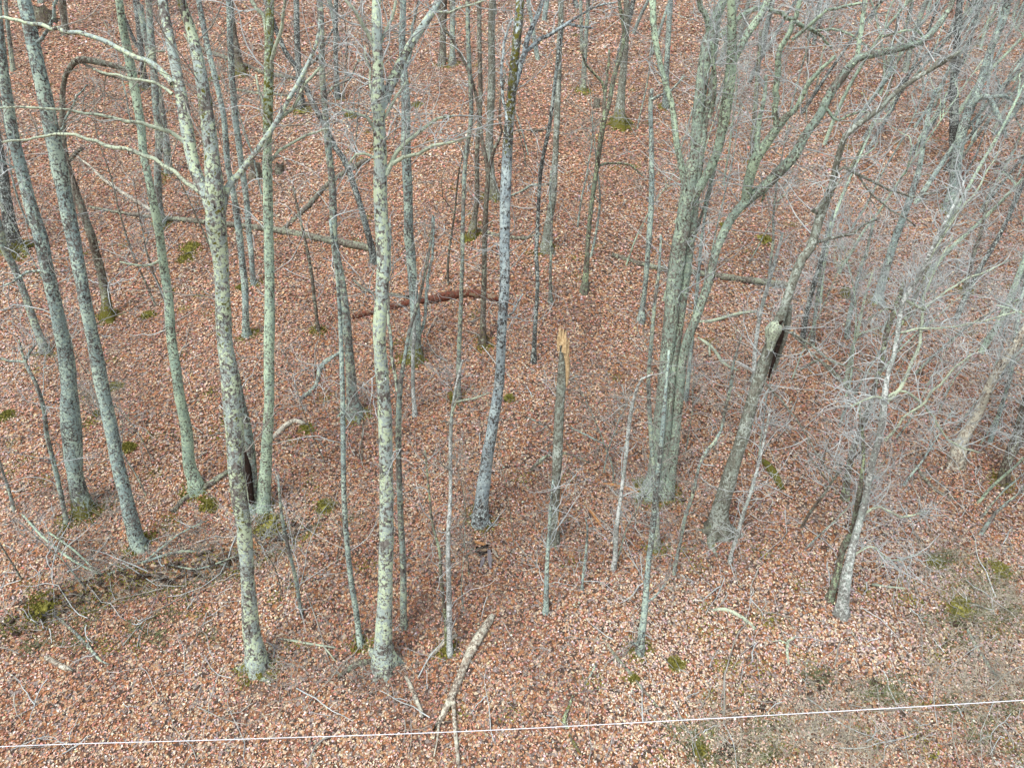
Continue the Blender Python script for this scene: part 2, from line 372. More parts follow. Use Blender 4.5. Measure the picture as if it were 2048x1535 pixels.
# leaf litter (nobody could count it)
def litter():
    r = np.random.default_rng(11)
    parts = []
    def sample(y0, y1, dens, marg):
        dm = .92*(y0+y1)/2-.39*(.455*((y0+y1)/2-9.7)-10)
        n = int((y1-y0)*dens*(dm*1.5+marg*2))
        y = y0+(y1-y0)*r.random(n); hw = .75*(.92*y-.39*(.455*(y-9.7)-10))+marg
        x = (r.random(n)*2-1)*hw
        return x, y
    XY = []
    for y0, y1, dn, sz in [(5.2, 10, 860, .047), (10, 14, 640, .052), (14, 19, 430, .062), (19, 26, 230, .080), (26, 35, 125, .106), (35, 48, 75, .14)]:
        x, y = sample(y0, y1, dn, 1.2); XY.append((x, y, np.full(len(x), sz)))
    x = np.concatenate([a[0] for a in XY]); y = np.concatenate([a[1] for a in XY]); s = np.concatenate([a[2] for a in XY])
    bare = fbm(x+90, y+33, 1.1, 3)
    keep = bare < .27+.1*r.random(len(x)); x, y, s = x[keep], y[keep], s[keep]
    n = len(x); e = .05
    z = ground(x, y); gx = (ground(x+e, y)-z)/e; gy = (ground(x, y+e)-z)/e
    ok = np.hypot(gx, gy) < 1.5+.3*r.random(n); x, y, s, z, gx, gy = x[ok], y[ok], s[ok], z[ok], gx[ok], gy[ok]; n = len(x)
    N = np.stack([-gx, -gy, np.ones(n)], -1) + r.normal(size=(n, 3))*np.array([.42, .42, .12]); N /= np.linalg.norm(N, axis=1)[:, None]
    A = r.normal(size=(n, 3)); A -= N*np.sum(A*N, 1)[:, None]; A /= np.linalg.norm(A, axis=1)[:, None]
    B = np.cross(N, A)
    s = s*(.6+.75*r.random(n)); wd = s*(.42+.3*r.random(n))
    C = np.stack([x, y, z+.006+.045*r.random(n)**1.6], -1)
    fold = (.10+.25*r.random(n))*wd
    b0 = C-A*(s/2)[:, None]; t0 = C+A*(s/2)[:, None]+N*(s*.12*r.random(n))[:, None]
    l0 = C+B*(wd/2)[:, None]+N*fold[:, None]-A*(s*.05)[:, None]; r0 = C-B*(wd/2)[:, None]+N*fold[:, None]+A*(s*.04)[:, None]
    V = np.stack([b0, r0, t0, l0], 1).reshape(-1, 3)
    q = np.arange(n)*4
    Fq = np.concatenate([np.stack([q, q+1, q+2], -1), np.stack([q, q+2, q+3], -1)])
    pal = np.array([[.68, .53, .40], [.53, .38, .27], [.52, .29, .17], [.44, .20, .12], [.30, .12, .08], [.22, .16, .13], [.42, .36, .34], [.78, .70, .60], [.09, .065, .055]])
    pal = pal*.84+np.array([.46, .31, .225])*.16
    wts = np.array([.15, .16, .14, .14, .10, .10, .10, .04, .09])
    big = fbm(x, y, 2.6, 2)*2.4          # pale / dark drifts
    red = fbm(x+31, y+77, 5.5, 2)*2.4
    W = np.tile(wts, (n, 1))
    W[:, [0, 7]] *= np.exp(1.9*big)[:, None]; W[:, [4, 5, 8]] *= np.exp(-1.9*big+1.5*np.clip(fbm(x+5, y+61, .8, 2)*2.2, -.3, 1))[:, None]
    W[:, [2, 3]] *= np.exp(1.3*red)[:, None]; W[:, 6] *= np.exp(-1.3*red+np.clip((x-3)/6, -.6, 1.2)-.2)
    W[:, [0, 7]] *= np.exp(np.clip((11-y)/5, -1.2, .8))[:, None]
    W /= W.sum(1)[:, None]
    idx = (np.cumsum(W, 1) < r.random(n)[:, None]).sum(1).clip(0, 8)
    c = pal[idx]*(.78+.44*r.random((n, 1)))*(1+.08*r.normal(size=(n, 3)))
    col = np.concatenate([np.clip(c, 0, .9), np.ones((n, 1))], 1).repeat(4, 0)
    o = link('leaf_litter', mesh_np('leaf_litter', V, Fq, M['leaf'], False, col))
    o['kind'] = 'stuff'; o['label'] = 'fallen brown and tan leaves covering the whole hillside'; o['category'] = 'leaves'
litter()

# ------------------------------------------------------------------ traced trees
# (name, short phrase, label, bark, trunk pixels base->top (x, y, width), branches, opts)
TREES = []
def T(short, label, mat, pts, br=(), **kw): TREES.append((short, label, mat, pts, br, kw))
EXT = dict
T('the thick forked trunk at lower left', 'thick pale lichened trunk at lower left, base lowest of all, forking high into two stems', 'lich',
  [(513,1333,52),(509,1300,40),(501,1254,32),(495,1152,28),(488,1049,29),(477,978,31),(467,842,34),(458,740,33),(449,671,30),(445,568,30),(440,500,34),(433,455,40),(431,415,38),(424,308,30),(410,205,26),(396,120,22),(379,51,20),(362,0,18)],
  [[(428,440,26),(412,390,24),(390,342,24),(376,273,24),(362,191,23),(345,102,21),(328,20,19),(322,-60,17)],
   [(440,440,18),(455,376,14),(478,349,13),(513,301,11),(547,253,10),(574,205,9),(605,150,8),(632,89,6),(640,40,5)],
   [(547,253,8),(588,219,7),(612,171,6),(643,137,5)],
   [(372,287,9),(342,263,9),(301,249,8),(253,239,7),(191,226,6),(103,219,5),(0,215,4)],
   [(400,385,9),(372,362,8),(325,328,8),(267,301,8),(191,280,7),(130,263,6),(68,270,5),(0,280,4)],
   [(345,167,12),(308,130,11),(260,106,10),(205,75,9),(147,58,8),(79,44,8),(0,29,6)],
   [(345,188,7),(308,167,6),(280,159,5),(232,154,5),(185,140,4)],
   [(424,308,5),(418,230,4),(400,130,4),(375,60,3)]], moss=.3, mossmid=1, tw=1.3)
T('the hollow rotten stem', 'shorter broken stem with dark rotten hollow, leaning against thick forked trunk at lower left', 'grey',
  [(508,1022,22),(506,996,20),(499,910,24),(489,842,20),(482,795,13),(474,740,8)], [], moss=.35, tw=.3, cavity=[(506,1000),(499,930),(493,870)], notop=1)
T('the straight mossy-topped trunk', 'straight lichened trunk with mossy upper part, right of hollow rotten stem', 'green',
  [(525,1015,34),(528,985,28),(533,910,22),(538,808,20),(538,705,20),(540,602,20),(538,500,20),(536,410,20),(535,308,18),(536,205,20),(538,102,20),(540,0,17)],
  [[(541,160,8),(546,116,8),(560,68,7),(567,34,6),(572,-20,5)],[(536,90,9),(528,51,9),(512,20,8),(498,0,7),(480,-50,6)],
   [(540,325,6),(560,301,6),(595,280,5),(632,263,5),(666,256,4)],[(538,280,6),(525,200,5),(512,150,4)]], moss=.2, mosstop=1, tw=1)
T('the leaning grey trunk at far left', 'smooth grey lichened trunk leaning left, its base second from the left edge', 'teal',
  [(282,1092,36),(273,1078,28),(263,1035,27),(256,1006,26),(236,927,24),(222,859,24),(208,790,24),(191,705,24),(178,637,24),(167,585,24),(154,517,24),(147,478,26),(133,410,27),(120,342,29),(106,273,29),(92,205,28),(72,120,27),(58,51,26),(47,0,24)],
  [[(66,90,8),(95,60,7),(110,10,6),(118,-30,5)],[(105,270,6),(125,255,5),(150,210,5),(180,170,3)]], moss=.25, tw=1)
T('the swollen-base trunk', 'dark grey trunk with swollen lower part and bushy mossy base, left of leaning grey trunk', 'teal',
  [(168,1020,44),(160,995,34),(150,944,30),(142,859,36),(138,773,30),(132,705,28),(120,654,25),(106,592,24),(90,520,24),(82,478,26),(61,410,24),(44,342,22),(27,273,22),(17,205,20),(7,137,17),(-3,40,15),(-8,-30,14)],
  [[(88,540,5),(55,545,5),(25,565,4),(0,578,3)],[(44,342,5),(20,330,4),(-20,300,4)],[(82,480,6),(72,430,5),(70,410,4),(50,395,4)]], moss=.5, tw=1)
T('the slim left-edge trunk', 'slim grey trunk at the left edge, base just right of a mossy pair of roots', 'grey',
  [(92,705,22),(86,690,16),(72,654,14),(48,585,13),(27,534,14),(10,500,14),(0,461,13),(-14,400,12),(-30,300,10)], [], moss=.2, tw=.7)
T('the arching mossy trunk', 'dark trunk with big mossy root flare that bends over in a high arch', 'brown',
  [(218,637,34),(214,620,22),(212,596,17),(202,544,16),(190,500,16),(185,478,16),(167,427,15),(147,369,14),(133,325,14),(126,273,12),(125,205,10),(128,164,9),(137,140,10),(157,120,12),(191,123,12),(232,133,11),(262,143,9),(284,147,6)],
  [[(133,325,9),(147,308,8),(164,294,7)],[(158,120,6),(190,140,5),(235,156,4),(290,165,3)]], moss=.62, tw=.7, flare=1.0)
T('the tall green-lichened trunk', 'tall pale green trunk leaning slightly left, its base behind the mossy fallen branch', 'green',
  [(394,978,38),(388,955,27),(379,927,24),(373,859,22),(359,790,20),(352,739,20),(342,671,18),(337,603,17),(330,551,17),(323,500,17),(318,461,17),(308,410,16),(298,359,15),(287,308,15),(280,239,16),(268,171,17),(255,102,17),(245,51,16),(238,0,15)],
  [[(268,171,5),(285,150,4),(300,110,4),(330,100,3)],[(323,520,6),(300,530,5),(260,525,4),(240,520,3)]], moss=.3, tw=1)
T('the upright trunk behind the green one', 'upright grey-green trunk crossing behind the tall green-lichened trunk', 'grey',
  [(322,450,20),(318,410,14),(315,342,14),(318,273,14),(311,205,14),(307,137,13),(301,68,13),(297,0,12)], [], moss=.2, tw=.8)
T('the short-based grey trunk', 'grey trunk with base on open leaves, close right of the upright grey-green trunk', 'grey',
  [(338,345,18),(336,325,14),(331,273,13),(321,205,12),(305,130,12),(290,68,12),(280,10,11)], [], moss=.2, tw=.7)
T('the slim trunk with a mossy foot', 'slim teal trunk with a mossy foot, right of the thick forked trunk', 'teal',
  [(495,670,24),(492,655,16),(491,620,13),(489,568,13),(482,500,13),(478,461,14),(468,393,12),(455,325,12),(448,239,11),(434,171,11),(417,102,11),(403,34,11),(397,0,11)], [], moss=.3, tw=.7)
T('the paired thin trunk', 'thin speckled trunk with its base just uphill of the mossy-footed teal trunk', 'teal',
  [(507,567,14),(505,550,10),(502,500,10),(499,478,11),(492,393,12),(478,290,12),(468,205,12),(461,102,12),(458,0,13)], [], moss=.2, tw=.6)
T('the top-left mossy-footed trunk', 'distant trunk with flared mossy foot near the top left', 'brown',
  [(480,146,32),(476,125,20),(470,80,13),(468,68,12),(462,20,12),(460,-10,12)], [], moss=.45, tw=.6, flare=.9)
T('the thin front stem', 'thin speckled stem, lowest base between the two thick lichened trunks', 'teal',
  [(721,1290,16),(718,1270,13),(712,1220,12),(701,1152,11),(691,1049,11),(687,960,10),(686,850,10),(684,750,10),(682,680,9),(678,600,8),(671,520,7),(660,440,6)],
  [[(686,700,5),(670,712,5),(650,730,4),(640,745,3)]], moss=.2, tw=.5)
T('the wide-based mid trunk', 'grey trunk with wide pale base beside the thin front stem', 'grey',
  [(708,826,40),(706,800,27),(703,770,21),(698,700,18),(692,640,18),(682,560,17),(668,478,15),(665,376,14),(656,290,14),(649,205,13),(644,137,13),(643,68,13),(639,0,13)],
  [[(649,205,5),(667,175,4),(700,160,4),(720,120,3)]], moss=.2, tw=1)
T('the dark diagonal trunk', 'dark thin trunk leaning left behind the largest lichened trunk, crossing long fallen log', 'dark',
  [(748,525,18),(744,500,14),(739,478,13),(715,393,12),(691,325,12),(670,294,11),(649,250,11),(625,205,11),(598,144,11),(570,102,10),(545,40,10),(530,0,9)],
  [[(598,144,6),(620,130,6),(640,110,5),(665,60,4)]], moss=.1, tw=.8)
T('the big pale-lichened centre-left trunk', 'largest pale green lichened trunk left of centre with spreading roots at its foot', 'lich',
  [(768,1325,58),(766,1295,40),(768,1254,33),(771,1152,28),(773,1049,29),(773,978,27),(770,842,28),(763,739,27),(759,671,28),(763,602,26),(766,534,26),(765,478,29),(761,393,27),(761,308,27),(758,239,24),(757,188,26),(756,137,21),(754,68,20),(753,0,18)],
  [[(762,215,20),(773,191,20),(790,150,18),(811,106,17),(838,65,15),(865,24,14),(879,0,12),(900,-50,11)],
   [(756,280,8),(751,260,8),(732,236,8),(708,229,7),(681,222,5)],[(755,105,8),(732,68,8),(708,20,7),(688,0,6)],
   [(755,318,6),(735,311,6),(715,311,5),(698,325,4)],
   [(772,345,10),(780,325,10),(794,301,9),(818,280,8),(848,256,7),(879,236,6),(913,226,4)],
   [(772,350,9),(783,331,9),(804,314,8),(835,304,7),(865,290,7),(906,284,5),(941,273,4)],
   [(765,240,6),(775,225,6),(795,190,5),(818,157,4)],[(865,24,5),(900,25,5),(940,10,4),(975,0,3)],
   [(756,110,7),(770,70,6),(785,40,6),(790,0,5)],[(752,240,6),(745,190,5),(740,140,5),(730,90,4)]], moss=.12, tw=1.4, flare=.6)
T('the mossy trunk behind the largest one', 'straight dark green trunk with thick mossy foot, right behind largest lichened trunk', 'teal',
  [(830,715,40),(830,695,28),(831,637,20),(826,568,18),(821,500,19),(818,478,20),(816,393,19),(812,308,18),(811,205,18),(807,137,14),(804,68,13),(806,0,12)],
  [[(808,150,6),(822,100,6),(830,40,5),(838,0,5)],[(830,690,8),(850,640,6),(856,560,6),(868,500,5),(870,430,4)]], moss=.5, tw=1)
T('the forked sapling', 'grey sapling forking low into two curved stems beside the largest lichened trunk', 'grey',
  [(808,1252,18),(807,1230,14),(807,1152,13),(802,1049,12),(799,978,12),(797,876,12),(799,790,11),(804,745,8),(811,705,7),(818,664,7),(827,635,6),(838,602,6),(852,534,6),(862,480,5),(866,430,4)],
  [[(799,795,8),(787,739,7),(780,688,7),(773,602,6),(775,500,5),(778,440,4)]], moss=.15, tw=.8)
T('the white-banded stem', 'small stem with white bands on dark bark, base on moss left of centre', 'birch',
  [(830,830,13),(829,815,9),(826,773,8),(826,705,7),(828,671,7),(830,620,5),(834,560,4)], [], moss=.15, tw=.4)
T('the moss-footed slim stem', 'slim dark stem with mossy foot directly above the pale branching sapling', 'grey',
  [(918,797,16),(917,780,11),(918,705,9),(922,602,8),(925,500,8),(925,478,8),(927,393,8),(932,308,9),(942,239,9),(941,171,9),(937,102,9),(935,0,9)], [], moss=.25, tw=.7)
T('the pale branching sapling', 'pale speckled sapling in the lower centre with one side branch pointing right', 'birch',
  [(900,1308,16),(899,1280,12),(898,1186,11),(896,1083,9),(900,1015,8),(901,978,7),(901,876,8),(905,815,6),(915,760,5),(925,720,4)],
  [[(904,830,5),(913,804,5),(947,794,4),(975,787,3)]], moss=.15, tw=.6)
T('the mossy twin stem', 'thin mossy stem growing against left side of the pale branching sapling', 'moss',
  [(893,1300,9),(892,1254,8),(882,1152,7),(879,1100,6),(865,1049,5),(858,980,4),(850,900,3)], [], moss=.3, tw=.9)
T('the two-toned central trunk', 'central trunk, half dark and half pale blue-grey, curving right then splitting', 'blue',
  [(961,1040,42),(962,1020,32),(964,990,27),(975,910,25),(987,842,22),(997,773,20),(1002,705,19),(1005,637,20),(1009,568,20),(1009,478,21),(1011,393,22),(1014,325,20),(1017,267,20),(1022,205,20),(1026,154,18),(1033,85,19),(1038,34,18),(1040,0,17)],
  [[(1022,225,12),(1029,198,12),(1036,154,11),(1050,103,11),(1060,62,10),(1077,20,9),(1084,0,8),(1100,-50,7)],
   [(1044,115,8),(1052,99,8),(1084,79,8),(1111,62,7),(1132,48,7),(1159,55,5),(1187,58,4)],[(1132,48,5),(1159,31,5),(1187,14,4),(1230,5,3)],
   [(1014,240,7),(1009,205,6),(1003,160,6),(1012,90,5),(1025,40,4)],[(1005,640,5),(1025,625,4),(1045,590,3)]], moss=.2, mosstop=1, tw=1.2)
T('the pale tall back trunk', 'tall pale grey trunk with mossy foot behind the two-toned central trunk', 'smooth',
  [(986,396,32),(984,375,22),(980,342,18),(979,273,16),(983,171,15),(983,68,14),(985,0,13)], [], moss=.35, tw=1, flare=.8)
T('the thin dark centre trunk', 'thin dark trunk with mossy foot, just left of the two-toned central trunk', 'brown',
  [(966,688,22),(966,665,14),(966,637,11),(968,568,11),(969,496,10),(972,410,10),(976,350,9),(970,310,8),(964,280,7),(958,220,6),(940,150,6),(905,80,5),(885,50,4)],
  [[(976,350,7),(985,310,7),(994,284,7),(1003,260,5),(998,210,4),(1010,150,4)]], moss=.35, tw=.9)
T('the mossy-footed back trunk', 'back trunk with broad mossy foot left of the thin dark centre trunk', 'brown',
  [(944,475,24),(948,440,12),(954,393,10),(954,308,9),(961,205,9),(959,102,9),(958,0,9)], [], moss=.45, tw=.6)
T('the straight pale back trunk', 'straight pale-green trunk with flared foot, right of the two-toned central trunk', 'smooth',
  [(1092,500,30),(1094,475,19),(1100,430,15),(1106,393,13),(1111,308,12),(1115,205,12),(1118,102,12),(1122,51,11),(1122,0,11)], [], moss=.3, tw=.9, flare=.8)
T('the slim wavy stem', 'slim wavy stem with dark pale-footed bark left of the snapped trunk', 'dark',
  [(1067,724,14),(1068,700,10),(1070,654,8),(1075,568,8),(1072,500,8),(1074,478,8),(1079,376,7),(1084,325,8),(1098,256,8),(1107,188,7),(1115,120,6),(1125,40,5)], [], moss=.1, tw=.7)
T('the tiny straight stem', 'tiny straight stem between slim wavy stem and the small trunk right of it', 'grey',
  [(1101,604,12),(1101,580,7),(1101,534,5),(1103,450,5),(1100,400,5),(1102,340,4)], [], moss=.1, tw=.5)
T('the small forked upper-centre tree', 'small dark tree forking into two thin leaning stems above the snapped trunk', 'moss',
  [(1169,584,22),(1171,560,13),(1175,500,9),(1176,478,9),(1183,410,9),(1193,342,9),(1200,290,10),(1208,239,12),(1217,212,9),(1228,154,9),(1243,103,8),(1248,62,8),(1241,20,7),(1238,0,6)],
  [[(1208,239,8),(1209,171,6),(1214,130,5),(1216,100,4)],[(1208,185,5),(1204,164,5),(1170,126,4),(1163,96,4)],
   [(1193,340,6),(1197,331,5),(1228,325,5),(1262,331,4),(1286,349,3)]], moss=.05, tw=.8)
T('the broad mossy-rooted back trunk', 'broad tapering trunk with mossy root flare high on the slope, right of centre', 'smooth',
  [(1238,250,40),(1239,230,24),(1241,205,18),(1246,150,14),(1252,68,13),(1253,0,12)], [], moss=.55, tw=.9, flare=1.0)
T('the small upper trunk', 'small trunk on a green mossy patch near the top, left of the broad rooted trunk', 'grey',
  [(1166,182,18),(1167,165,11),(1170,103,9),(1176,17,8),(1177,-20,8)], [], moss=.4, tw=.6)
T('the dead-topped grey stem', 'grey stem ending in a dead dark top, left of rough double trunk', 'teal',
  [(1282,642,20),(1284,620,12),(1289,585,10),(1296,500,10),(1298,478,11),(1303,393,11),(1303,290,10),(1301,222,9),(1303,178,8)],
  [[(1303,200,6),(1320,190,5),(1345,180,4),(1370,150,4)]], moss=.15, tw=.6, notop=1)
T('the rough left trunk of the double', 'widest rough-barked trunk right of centre, left one of a close pair', 'rough',
  [(1304,985,48),(1308,955,32),(1315,900,28),(1321,842,27),(1332,739,27),(1345,602,28),(1354,520,30),(1368,440,32),(1378,380,32),(1386,330,28),(1392,308,24),(1399,205,24),(1413,102,24),(1427,51,21),(1447,0,18)],
  [[(1380,400,24),(1410,355,18),(1433,308,18),(1446,250,20),(1454,205,22),(1462,137,21),(1464,51,17),(1462,-20,15)],
   [(1464,130,14),(1474,109,14),(1495,68,14),(1519,34,14),(1536,0,12),(1550,-50,10)],
   [(1440,75,9),(1454,58,9),(1485,31,9),(1529,14,9),(1540,18,9),(1567,27,9),(1594,44,9),(1628,62,8),(1649,75,5),(1669,96,4)],
   [(1628,62,5),(1665,58,5),(1705,70,4),(1760,112,3)],[(1418,70,11),(1412,40,11),(1399,0,11),(1390,-40,10)],
   [(1372,430,14),(1368,359,13),(1354,290,12),(1344,212,12),(1330,164,11),(1317,113,11),(1308,60,13),(1305,0,12)],
   [(1419,234,7),(1434,176,8),(1432,120,8),(1430,78,7)]], moss=.3, tw=1.8, btw=1, flare=.5, bmat='limb')
T('the middle trunk of the rough cluster', 'middle rough trunk squeezed between the rough close pair right of centre', 'rough',
  [(1324,984,34),(1330,900,20),(1337,820,18),(1348,720,19),(1362,620,19),(1374,530,20),(1384,450,19),(1393,380,16),(1402,310,13),(1412,240,11),(1425,150,9),(1436,60,8),(1440,0,7)], [[(1376,520,8),(1390,470,7),(1408,420,6),(1430,330,5)]], moss=.3, tw=1.6)
T('the slender mossy-based stem', 'slender stem with mossy base directly in front of the rough trunk cluster', 'grey',
  [(1313,1100,18),(1314,1060,11),(1312,1000,10),(1306,930,9),(1300,840,9),(1297,760,8),(1303,680,8),(1310,600,7),(1318,540,6),(1322,470,5)], [], moss=.4, tw=.9)
T('the thin stem right of the cluster', 'thin grey stem rising just right of the rough trunk cluster', 'teal',
  [(1372,800,10),(1378,740,8),(1386,660,7),(1396,560,7),(1404,470,6),(1418,390,5),(1440,300,4)], [], moss=.1, tw=.9)
T('the right trunk of the double', 'rough leaning trunk of the close pair, sweeping far right with heavy lichened limbs', 'rough',
  [(1334,990,34),(1340,940,24),(1346,900,22),(1356,808,20),(1368,705,18),(1392,637,17),(1416,568,17),(1433,500,16),(1464,434,17),(1502,395,20),(1527,375,21),(1560,342,22),(1590,310,20),(1612,268,18),(1638,232,18),(1661,187,17),(1687,150,18),(1714,118,15),(1768,104,14),(1821,91,14),(1848,80,12),(1875,51,12),(1901,13,10),(1912,-20,9)],
  [[(1490,405,18),(1496,370,20),(1510,320,22),(1530,290,19),(1553,258,16),(1574,232,13),(1591,219,10),(1618,166,9),(1650,131,8),(1671,112,6)],
   [(1510,330,14),(1514,290,11),(1519,239,9),(1529,195,8),(1532,150,6)],[(1551,265,12),(1554,210,12),(1558,120,12),(1583,67,11),(1594,35,11),(1602,0,10)],
   [(1583,80,7),(1620,50,7),(1650,25,6),(1720,14,5)],[(1705,130,10),(1715,90,10),(1722,40,10),(1728,0,9),(1735,-40,8)],
   [(1645,210,6),(1680,245,5),(1705,230,5),(1745,225,4)],[(1500,385,8),(1520,370,7),(1530,375,7),(1528,392,6),(1524,400,5)],
   [(1848,80,6),(1830,60,5),(1790,68,4),(1760,80,4)]], moss=.25, tw=1.6, bmat='limb')
T('the hollow leaning snag', 'leaning smooth trunk with dark hollow slit and pale broken bulge, dead branch tip', 'smooth',
  [(1436,1064,58),(1438,1045,42),(1440,1022,36),(1447,996,31),(1468,927,27),(1485,876,26),(1502,808,24),(1519,756,23),(1536,705,24),(1550,660,26),(1566,620,18),(1584,568,18),(1604,517,18),(1621,496,18),(1642,427,17),(1662,376,14),(1676,318,12),(1690,273,13),(1710,253,12),(1758,219,11),(1785,191,10),(1826,161,10),(1861,140,9),(1895,120,8),(1922,101,5)],
  [[(1636,484,8),(1655,481,7),(1676,475,7),(1710,468,6),(1724,455,5),(1760,440,3)],[(1672,345,7),(1690,335,7),(1717,349,6),(1758,369,5),(1792,383,4),(1826,390,4),(1881,383,3)],
   [(1570,665,5),(1584,667,5),(1621,691,5),(1673,725,4),(1740,745,3),(1780,760,2)],[(1584,667,4),(1640,725,4),(1700,790,3),(1745,830,2)],
   [(1717,349,4),(1740,380,4),(1780,420,3),(1830,450,3)],[(1861,140,6),(1878,118,6),(1900,112,5),(1929,99,3)],
   [(1515,750,4),(1560,800,4),(1600,850,3),(1650,930,2)],[(1640,430,6),(1625,420,5),(1655,400,4),(1680,350,4)],
   [(1545,660,7),(1552,650,6),(1556,640,4)]],
  moss=.1, tw=1.1, notop=1, snag=1, flare=.9)
T('the snapped trunk', 'snapped trunk with splintered yellow top standing alone near the centre', 'smooth',
  [(1108,1082,26),(1109,1050,20),(1111,978,19),(1115,910,20),(1118,842,19),(1122,773,18),(1125,715,15),(1127,672,12)], [], moss=.15, tw=.12, notop=1, splinter=1)
T('the lower speckled stem', 'slender speckled stem rising from moss tuft, right of the snapped trunk', 'birch',
  [(1227,1136,13),(1230,1120,10),(1234,1049,9),(1241,996,7),(1252,910,8),(1259,842,8),(1269,790,6),(1283,758,5),(1300,750,3)], [], moss=.1, tw=.6)
T('the crooked lower sapling', 'crooked grey-green sapling with pale stub at foot, lowest base right of centre', 'teal',
  [(1279,1302,24),(1281,1280,16),(1289,1220,13),(1296,1135,11),(1306,1049,12),(1311,990,11),(1318,930,10),(1326,850,9),(1332,770,7),(1338,700,5)],
  [[(1281,1290,8),(1268,1290,7),(1260,1286,5)],[(1291,1205,5),(1310,1190,4),(1330,1170,3)]], moss=.2, tw=1)
T('the small stem below the snapped trunk', 'small mossy-grey stem directly below the snapped trunk', 'teal',
  [(1091,1224,15),(1092,1200,10),(1094,1135,9),(1097,1083,7),(1101,1020,6),(1106,960,4)], [], moss=.15, tw=1)
T('the thin kinked stem', 'very thin kinked stem between the snapped trunk and lower speckled stem', 'teal',
  [(1164,1180,6),(1166,1150,5),(1172,1100,5),(1175,1060,4),(1171,1035,3)], [], moss=.1, tw=.35)
T('the curved thin stem', 'thin curved stem passing in front of slope left of the hollow leaning snag', 'grey',
  [(1348,1146,10),(1352,1120,8),(1361,1083,7),(1371,1032,7),(1385,990,7),(1403,917,6),(1430,883,7),(1442,860,6),(1452,810,6),(1461,773,6),(1468,722,5),(1484,671,3)], [], moss=.1, tw=1)
T('the pale straight sapling', 'pale straight sapling right of the hollow leaning snag, before the mossy log', 'birch',
  [(1459,1124,10),(1463,1105,8),(1474,1073,8),(1488,1022,8),(1498,996,7),(1515,937,7),(1528,880,5),(1540,820,4)], [], moss=.1, tw=1)
T('the whitish stem behind the snag', 'whitish stem crossing just left of the hollow snag bulge, topping the fallen log', 'birch',
  [(1484,900,11),(1492,860,9),(1500,800,8),(1507,750,8),(1510,700,8),(1518,640,8),(1530,590,8),(1545,540,8),(1556,500,6),(1566,465,5)], [], moss=.1, tw=.7)
T('the white-barked right tree', 'white-barked twin-forked tree at lower right with long pale sweeping branches', 'birch',
  [(1684,1226,34),(1686,1205,23),(1693,1152,20),(1707,1090,15),(1721,1036,13),(1731,996,13),(1744,927,13),(1757,880,13),(1765,835,13),(1774,756,10),(1789,705,9),(1799,637,9),(1809,596,9),(1833,562,9),(1854,520,8),(1881,461,7),(1908,410,6),(1930,360,4)],
  [[(1764,840,9),(1772,806,8),(1789,790,8),(1809,760,8),(1826,722,7),(1840,685,7),(1846,640,6),(1850,590,5),(1870,540,4),(1910,470,3)],
   [(1770,880,6),(1806,835,5),(1850,794,5),(1881,763,5),(1915,729,4),(1949,702,3)],[(1806,597,6),(1844,620,5),(1881,592,5),(1929,565,4),(1980,541,4),(2023,522,3)],
   [(1800,665,5),(1830,655,5),(1874,654,4),(1920,650,4),(1980,637,4),(2045,620,3)],[(1769,800,5),(1745,790,4),(1725,800,3),(1700,812,3)],
   [(1725,1030,5),(1760,1010,5),(1800,1030,4),(1850,1020,3)],[(1700,1115,5),(1740,1090,4),(1780,1120,4),(1840,1105,3)],
   [(1770,800,6),(1800,780,5),(1850,812,5),(1900,880,4),(1960,905,3)],[(1833,562,5),(1870,500,4),(1900,450,4),(1935,400,3)],
   [(1854,520,5),(1900,440,4),(1950,390,4),(2000,300,3)]], moss=.18, tw=1.3, flare=.5)
T('the mossy partner of the white tree', 'mossy stem leaning against left side of the white-barked right tree', 'moss',
  [(1659,1198,22),(1663,1185,15),(1673,1152,13),(1686,1094,13),(1703,1066,12),(1712,1022,11),(1720,980,10),(1727,920,8),(1724,860,6),(1716,800,4)], [], moss=-.1, tw=.9)
T('the dark mossy-topped right stem', 'dark mossy stem behind the white-barked tree, broken off at its top', 'moss',
  [(1690,995,22),(1693,970,15),(1703,910,14),(1721,859,13),(1741,808,12),(1751,767,11),(1765,722,11),(1772,671,11),(1789,620,11),(1803,585,10),(1809,562,7)],
  [[(1785,700,7),(1803,654,7),(1820,620,7),(1845,560,6),(1860,530,4)],[(1795,612,5),(1770,620,4),(1740,640,3)]], moss=0, tw=1, notop=1)
T('the grey right mid trunk', 'grey-green trunk leaning right, mid slope, between hollow snag and white-barked tree', 'teal',
  [(1755,604,24),(1759,585,17),(1770,545,16),(1790,480,15),(1808,430,13),(1822,390,12),(1840,330,10),(1850,260,9),(1870,180,7)], [], moss=.2, tw=1.5)
T('the thin lichened right stem', 'thin bright-lichened stem with forked side arm, left of dark mossy stem', 'palebr',
  [(1690,770,10),(1700,720,7),(1706,690,7),(1714,670,7),(1722,630,6),(1731,590,5),(1745,545,4)],
  [[(1712,673,5),(1735,660,4),(1765,650,3)]], moss=.05, tw=.9)
T('the twin dark stems right', 'dark slim stem right behind the hollow snag, left one of two', 'dark',
  [(1604,684,16),(1607,665,11),(1615,620,10),(1630,560,10),(1642,520,9),(1652,475,7),(1668,420,5)], [], moss=.05, tw=.8)
T('the right-hand twin dark stem', 'grey slim stem right behind the hollow snag, right one of two', 'grey',
  [(1624,690,12),(1628,650,8),(1636,590,8),(1645,540,7),(1652,505,6),(1662,440,5)], [], moss=.05, tw=.8)
T('the slim stem above the log', 'slim grey stem right of the two dark stems, left of lichened one', 'grey',
  [(1694,675,14),(1696,650,10),(1706,600,9),(1720,540,8),(1733,503,7),(1750,430,5)], [], moss=.1, tw=1)
